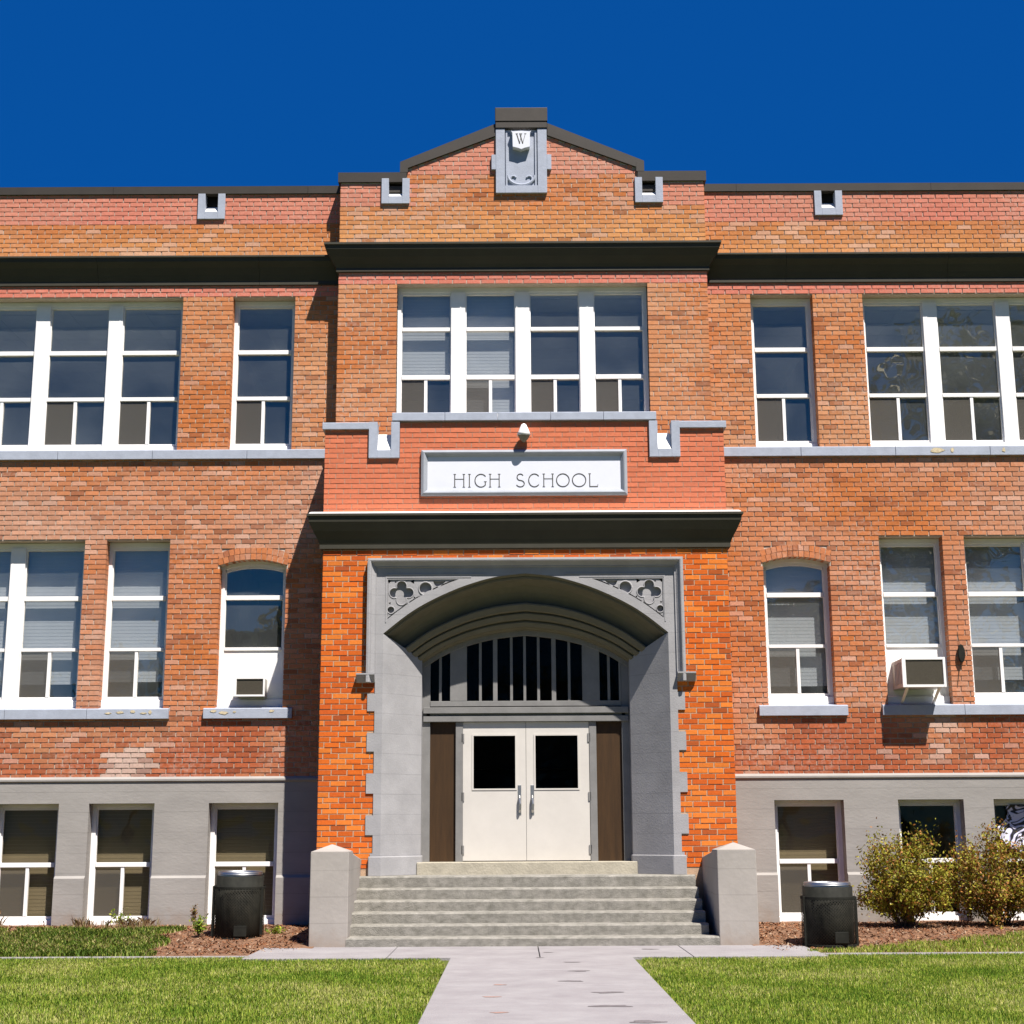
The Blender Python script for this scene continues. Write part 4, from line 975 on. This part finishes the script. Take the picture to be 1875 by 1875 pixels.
# mulch chips
def left_grass(x, y): return x < -4.35 - .35 * (y + 3.5) * .3 + .35 * noise.noise(Vector((x * 1.5, y * 1.5, 7))) and y < -.95 + .5 * noise.noise(Vector((x, y, 1))) and noise.noise(Vector((x * 2.6, y * 4, 6))) > -.42 - .3 * (-1.0 - y)
def right_grass(x, y): return x > 3.2 and y < -3.35 + max(0, x - 3.4) * .52 + .2 * noise.noise(Vector((x * 2, y * 2, 5)))
pts = []
while len(pts) < 15000:
    x = random.uniform(2.85, 8) if random.random() < .55 else random.uniform(-7.5, -2.75); y = random.uniform(-3.5, -.1)
    pts.append((x, y))
pts = [p for p in pts if not left_grass(*p) and not right_grass(*p)]
N = len(pts); P = np.array([(x, y, gz(x, y) + .006) for x, y in pts]); ang = rng.uniform(0, 6.28, N); L_ = rng.uniform(.008, .035, N); W_ = rng.uniform(.003, .009, N); tilt = rng.uniform(-.5, .8, N)
d = np.stack([np.cos(ang), np.sin(ang), tilt], 1) * L_[:, None]; e = np.stack([-np.sin(ang), np.cos(ang), rng.uniform(-.6, .6, N)], 1) * W_[:, None]
V = np.stack([P - d - e, P + d - e, P + d + e, P - d + e], 1)
base = np.array([A(176, 118, 82, KH)[:3], A(210, 160, 120, KH)[:3], A(120, 74, 48, KH)[:3], A(225, 195, 165, KH)[:3]])
tn = base[rng.choice(4, N, p=[.45, .25, .2, .1])] * rng.uniform(.8, 1.2, (N, 1))
tag(fast_mesh("mulch", V, 4, M_chip, tn), kind="stuff")

# ------------------------------------------------------------------ grass
def blades(name, P, hmin, hmax, width, cols, probs, lean=.5, per=1):
    N = len(P); ang = rng.uniform(0, 6.28, N); h = rng.uniform(hmin, hmax, N)[:, None]
    ln = np.stack([np.cos(ang), np.sin(ang)], 1) * rng.uniform(.05, lean, N)[:, None] * h
    wv = np.stack([-np.sin(ang + rng.uniform(-.6, .6, N)), np.cos(ang), np.zeros(N)], 1) * width * rng.uniform(.6, 1.3, N)[:, None]
    mid = P + np.concatenate([ln * .35, h * .6], 1); tip = P + np.concatenate([ln, h * (1 - .25 * rng.random((N, 1)))], 1)
    V = np.stack([P - wv, P + wv, mid + wv * .8, tip, mid - wv * .8], 1)
    # patches: mix of tones follows slow noise
    pn = np.array([noise.noise(Vector((p[0] * .9, p[1] * .9, 0))) + .5 * noise.noise(Vector((p[0] * 3, p[1] * 3, 4))) for p in P[:, :2].tolist()])
    r = rng.random(N) + pn * .45; idx = np.clip(np.searchsorted(np.cumsum(probs), np.clip(r, 0, .999)), 0, len(cols) - 1)
    tn = np.array([c[:3] for c in cols])[idx] * rng.uniform(.82, 1.18, (N, 1))
    return tag(fast_mesh(name, V, 5, M_grass, tn), kind="stuff")
G = [A(116, 158, 44, 1.5), A(162, 190, 62, 1.3), A(200, 208, 92, 1.2), A(228, 222, 146, 1.2)]
def scatter(n, x0, x1, y0, y1, ok):
    X = rng.uniform(x0, x1, n); Y = rng.uniform(y0, y1, n); k = np.array([ok(a, b) for a, b in zip(X, Y)]); return np.stack([X[k], Y[k]], 1)
def lawn_ok(x, y):
    if abs(x + .18) > .36 * (y + 21.2) + 1.6: return False
    cr = .12 * max(0, (y + 5.6) / 1.4) ** 2
    e = .045 * noise.noise(Vector((x * 6, y * 6, 0)))
    return (x < -.90 - cr + e or x > 1.14 + cr + e) and y < (-4.25 if abs(x) < 3.1 else -3.80) + e * 1.5
q = scatter(600000, -8.5, 8.5, -10.6, -3.9, lawn_ok); P = np.concatenate([q, np.full((len(q), 1), -.012)], 1)
blades("lawn_grass", P, .018, .05, .0019, G, [.24, .36, .28, .12])
q = scatter(75000, -9, -4.0, -3.62, -.3, left_grass); P = np.array([(x, y, gz(x, y) - .005) for x, y in q])
blades("bed_grass", P, .035, .085, .003, [A(104, 140, 42, 1.6), A(140, 170, 58, 1.4), A(184, 190, 90, 1.3), A(220, 204, 140, 1.3)], [.35, .35, .2, .1], .8)
q = scatter(40000, 3.2, 9, -3.66, -.8, right_grass); P = np.array([(x, y, gz(x, y) - .005) for x, y in q])
blades("bed_grass", P, .03, .07, .0025, G, [.2, .4, .28, .12], .6)
# dry tufts at the foot of the left wall
q = scatter(3600, -7.6, -4.7, -.75, -.1, lambda x, y: noise.noise(Vector((x * 2.2, y, 8))) > .02); P = np.array([(x, y, gz(x, y)) for x, y in q])
blades("dry_grass", P, .04, .17, .002, [A(196, 160, 116, 1.5), A(222, 196, 156, 1.5), A(150, 150, 80, 1.5)], [.4, .35, .25], .9)

# ------------------------------------------------------------------ trash bins
def perf_mat():
    m = bpy.data.materials.new("perforated_metal"); m.use_nodes = True; t = m.node_tree; n = t.nodes; L = t.links; p = n["Principled BSDF"]
    p.inputs['Roughness'].default_value = .7; p.inputs['Specular IOR Level'].default_value = .2
    g_ = n.new("ShaderNodeNewGeometry"); a_ = n.new("ShaderNodeTexNoise"); a_.inputs['Scale'].default_value = 7; a_.inputs['Detail'].default_value = 8; a_.inputs['Roughness'].default_value = .75; L.new(g_.outputs['Position'], a_.inputs['Vector'])
    r_ = n.new("ShaderNodeValToRGB"); r_.color_ramp.elements[0].position = .35; r_.color_ramp.elements[0].color = (.012, .012, .009, 1); r_.color_ramp.elements[1].position = .72; r_.color_ramp.elements[1].color = (.05, .046, .034, 1); L.new(a_.outputs['Fac'], r_.inputs[0]); L.new(r_.outputs[0], p.inputs['Base Color'])
    tc = n.new("ShaderNodeTexCoord"); sx = n.new("ShaderNodeSeparateXYZ"); L.new(tc.outputs['Object'], sx.inputs[0])
    at = n.new("ShaderNodeMath"); at.operation = 'ARCTAN2'; L.new(sx.outputs['Y'], at.inputs[0]); L.new(sx.outputs['X'], at.inputs[1])
    a2 = n.new("ShaderNodeMath"); a2.operation = 'MULTIPLY'; a2.inputs[1].default_value = .32; L.new(at.outputs[0], a2.inputs[0])
    cb = n.new("ShaderNodeCombineXYZ"); L.new(a2.outputs[0], cb.inputs[0]); L.new(sx.outputs['Z'], cb.inputs[1])
    mp = n.new("ShaderNodeMapping"); mp.inputs['Rotation'].default_value = (0, 0, R(45)); L.new(cb.outputs[0], mp.inputs[0])
    vo = n.new("ShaderNodeTexVoronoi"); vo.inputs['Scale'].default_value = 38; vo.inputs['Randomness'].default_value = 0; L.new(mp.outputs[0], vo.inputs['Vector'])
    vo.voronoi_dimensions = '2D'
    lt = n.new("ShaderNodeMath"); lt.operation = 'LESS_THAN'; lt.inputs[1].default_value = .36; L.new(vo.outputs['Distance'], lt.inputs[0])
    tr = n.new("ShaderNodeBsdfTransparent"); mx = n.new("ShaderNodeMixShader"); L.new(lt.outputs[0], mx.inputs[0]); L.new(p.outputs[0], mx.inputs[1]); L.new(tr.outputs[0], mx.inputs[2]); L.new(mx.outputs[0], n["Material Output"].inputs[0]); return m
M_perf = perf_mat()
def bin_(x, y, z, r, h, label, tilt=0, dent=0):
    o = empty("trash_bin", (x, y, z)); tag(o, label, "trash bin", "black perforated trash bins"); hs_ = h * .84
    a = MB(); a.lathe([(r * .95, .02), (r, .03), (r, hs_ - .02), (r * .985, hs_)], seg=56); a.build("shell", M_perf, o, smooth=True)
    b = MB(); b.lathe([(r * 1.012, .015), (r * 1.012, .05), (r, .05)], seg=56); b.lathe([(r * 1.012, hs_ - .03), (r * 1.012, hs_), (r, hs_)], seg=56)
    for t in (200, 340, 90): 
        c_, s__ = math.cos(R(t)), math.sin(R(t)); b.box(c_ * r * 1.0 - .018, c_ * r * 1.0 + .018, s__ * r * 1.0 - .018, s__ * r * 1.0 + .018, .02, hs_)
    b.box(.0, .16, -r - .006, -r + .03, .07, .20)
    b.build("frame", M_black, o, bevel=.004)
    l = MB(); l.lathe([(r * .80, .04), (r * .90, .1), (r * .92, h), (r * .88, h), (r * .86, .1)], seg=48); l.build("liner", M_black, o, smooth=True)
    t = MB(); t.lathe([(r * .86, h - .002), (r * .86, h + .045), (r * .845, h + .052), (r * .82, h + .045), (r * .81, h - .01)], seg=48)
    t.lathe([(r * .865, h + .012), (r * .885, h + .018), (r * .865, h + .024)], seg=48); t.build("rim", M_steel, o, smooth=True)
    o.rotation_euler = (R(tilt), R(tilt * .6), 0); return o
bin_(-3.70, -1.70, .045, .325, .80, "black perforated trash bin left of the entrance steps, in front of a basement window", 1.2)
bin_(3.62, -2.75, -.005, .325, .715, "shorter black perforated trash bin right of the entrance steps, beside the shrubs", 0)

# ------------------------------------------------------------------ shrubs, weeds, trees
def leaf_cloud(C, size, cols, probs, parent, name="foliage", flat=.5):
    N = len(C); d = rng.normal(size=(N, 3)); d /= np.linalg.norm(d, axis=1)[:, None]; u = np.cross(d, rng.normal(size=(N, 3))); u /= np.linalg.norm(u, axis=1)[:, None]
    s = size * rng.uniform(.5, 1.4, (N, 1)); V = np.stack([C - d * s, C - u * s * flat, C + d * s, C + u * s * flat], 1)
    tn = np.array([c[:3] for c in cols])[rng.choice(len(cols), N, p=probs)] * rng.uniform(.75, 1.25, (N, 1))
    return fast_mesh(name, V, 4, M_leaf, tn, parent)
def shrub(x, y, z, w_, h, label, ncl=46, n=9000, seed=1, brown=0.0):
    rr = random.Random(seed); o = empty("shrub", (x, y, z)); tag(o, label, "shrub", "shrubs along the basement wall")
    tips = []; sm = MB()
    for k in range(ncl):
        t = rr.uniform(0, 6.28); e = rr.uniform(.12, 1.0); rad = w_ / 2 * math.sqrt(rr.random()) * 1.05
        tip = Vector((rad * math.cos(t), rad * math.sin(t) * .8, h * (.10 + .85 * e * math.sqrt(max(.05, 1 - (rad / (w_ / 2 * 1.15)) ** 2))) + rr.uniform(-.10, .20)))
        b0 = Vector((rr.uniform(-.12, .12), rr.uniform(-.1, .1), 0)); md = b0.lerp(tip, .5) + Vector((rr.uniform(-.08, .08), rr.uniform(-.08, .08), .08))
        sm.tube([b0, b0.lerp(md, .5), md, md.lerp(tip, .6), tip], .006, .0015, 5, False); tips.append((b0, md, tip))
    stm = sm.build("stem", M_bark, o, fixn=False)
    C = []
    for k in range(n):
        b0, md, tip = tips[rr.randrange(ncl)]; f = rr.random() ** .6; p = md.lerp(tip, f) if f > .25 else b0.lerp(md, .4 + f * 2)
        s = .034 + .036 * f; C.append((p.x + rr.gauss(0, s), p.y + rr.gauss(0, s), max(.02, p.z + rr.gauss(0, s))))
    fo = leaf_cloud(np.array(C), .021, [A(146, 146, 44, KV), A(178, 168, 58, KV), A(116, 88, 34, KV), A(172, 116, 58, KV)], [.40 - brown, .3 - brown * .4, .16 + brown * .8, .14 + brown * .6], o)
    n2 = 150; C2 = np.array([C[i] for i in rr.sample(range(n), n2)]) + np.array([0, -.03, .02]); leaf_cloud(C2, .013, [A(235, 222, 150), A(225, 180, 120)], [.7, .3], o, "flowers", .9)["kind"] = "stuff"
    return o
shrub(4.98, -1.05, .11, 1.25, 1.36, "bushy shrub with yellow flowers nearest the trash bin, under the second basement window", 85, 18000, 3)
shrub(6.25, -.95, .11, 1.30, 1.40, "taller reddish shrub in front of the window with the painted reflection", 85, 19000, 5, .2)
shrub(7.35, -.9, .11, 1.3, 1.3, "shrub at the right edge, last of the row along the basement wall", 85, 19000, 8, .28)
def weed(x, y, r, h, n, label, cols, seed):
    rr = random.Random(seed); z = gz(x, y); o = empty("weed", (x, y, z)); tag(o, label, "weed", "weeds in the bed by the left wall"); sm = MB(); C = []
    for k in range(12):
        t = rr.uniform(0, 6.28); tip = Vector((math.cos(t) * r * rr.random(), math.sin(t) * r * rr.random(), h * rr.uniform(.4, 1)))
        sm.tube([(0, 0, 0), tip * .5 + Vector((0, 0, .02)), tip], .004, .0015, 4, False)
        for q in range(n // 12): f = rr.uniform(.3, 1); C.append(tuple(tip * f + Vector((rr.gauss(0, .02), rr.gauss(0, .02), rr.gauss(0, .015)))))
    sm.build("stem", M_leaf if False else M_bark, o, fixn=False); leaf_cloud(np.array(C), .018, cols, [.5, .3, .2], o, "leaves", .6)
gr = [A(120, 148, 36, KV), A(170, 176, 52, KV), A(84, 106, 28, KV)]
weed(-4.17, -1.85, .15, .30, 330, "bright green leafy weed touching the left side of the trash bin", gr, 1)
weed(-5.55, -.45, .20, .26, 200, "spiky pale green weed under the second basement window from the left", gr, 2)
weed(-4.55, -.35, .10, .34, 120, "thin dry brown weed against the grey pier left of the trash bin", [A(170, 130, 90), A(140, 110, 60), A(110, 110, 50)], 3)
weed(-7.4, -.5, .30, .26, 260, "low reddish weed at the far left foot of the wall", [A(190, 130, 80), A(150, 120, 60), A(120, 130, 50)], 4)
weed(-3.25, -1.5, .16, .07, 160, "flat green weed on the soil between trash bin and steps", gr, 6)

def tree(x, y, H, cr, label, seed, n=15000):
    rr = random.Random(seed); o = empty("tree", (x, y, 0)); tag(o, label, "tree", "tall trees across the lawn"); tk = MB()
    tk.tube([(0, 0, -.2), (.1, .05, H * .2), (-.05, .1, H * .45), (.15, 0, H * .85)], .38, .06, 10); cl = []
    for k in range(26):
        z0 = H * rr.uniform(.25, .8); t = rr.uniform(0, 6.28); e = Vector((math.cos(t), math.sin(t), 0)) * cr * rr.uniform(.35, 1) * (1.1 - abs(z0 / H - .5)) + Vector((0, 0, z0 + H * rr.uniform(.05, .2)))
        s = Vector((0, 0, z0)); tk.tube([s, s.lerp(e, .5) + Vector((0, 0, .4)), e], .12, .03, 6, False); cl.append((e, rr.uniform(.13, .26) * cr)); cl.append((s.lerp(e, .55), .16 * cr))
    tk.build("trunk", M_bark, o, fixn=False)
    C = []
    for k in range(n): c, r = cl[rr.randrange(len(cl))]; v = Vector((rr.gauss(0, 1), rr.gauss(0, 1), rr.gauss(0, .8))); v = v.normalized() * r * 1.5 * rr.random() ** .4; C.append(tuple(c + v))
    leaf_cloud(np.array(C), .16, [A(78, 92, 30, KH), A(110, 118, 40, KH), A(60, 70, 26, KH)], [.4, .3, .3], o, "crown", .7)
tree(19.5, -33, 23, 6.5, "tall leafy tree seen mirrored in the upper right windows", 1)
tree(27.5, -30, 21, 6.0, "broad leafy tree mirrored behind the tallest one on the right", 4)
tree(-9.0, -38, 10.5, 3.2, "small round tree mirrored in the arched window left of the entrance", 2)
tree(12.5, -48, 13, 4.5, "mid height tree mirrored in the lower right windows", 6)
for i in range(13):
    x = -66 + i * 11 + random.uniform(-2, 2)
    tree(x, -62 - (i * 7) % 9, random.uniform(9, 12), 6.5, "low spreading tree in the far row behind the lawn", 20 + i, 5000)
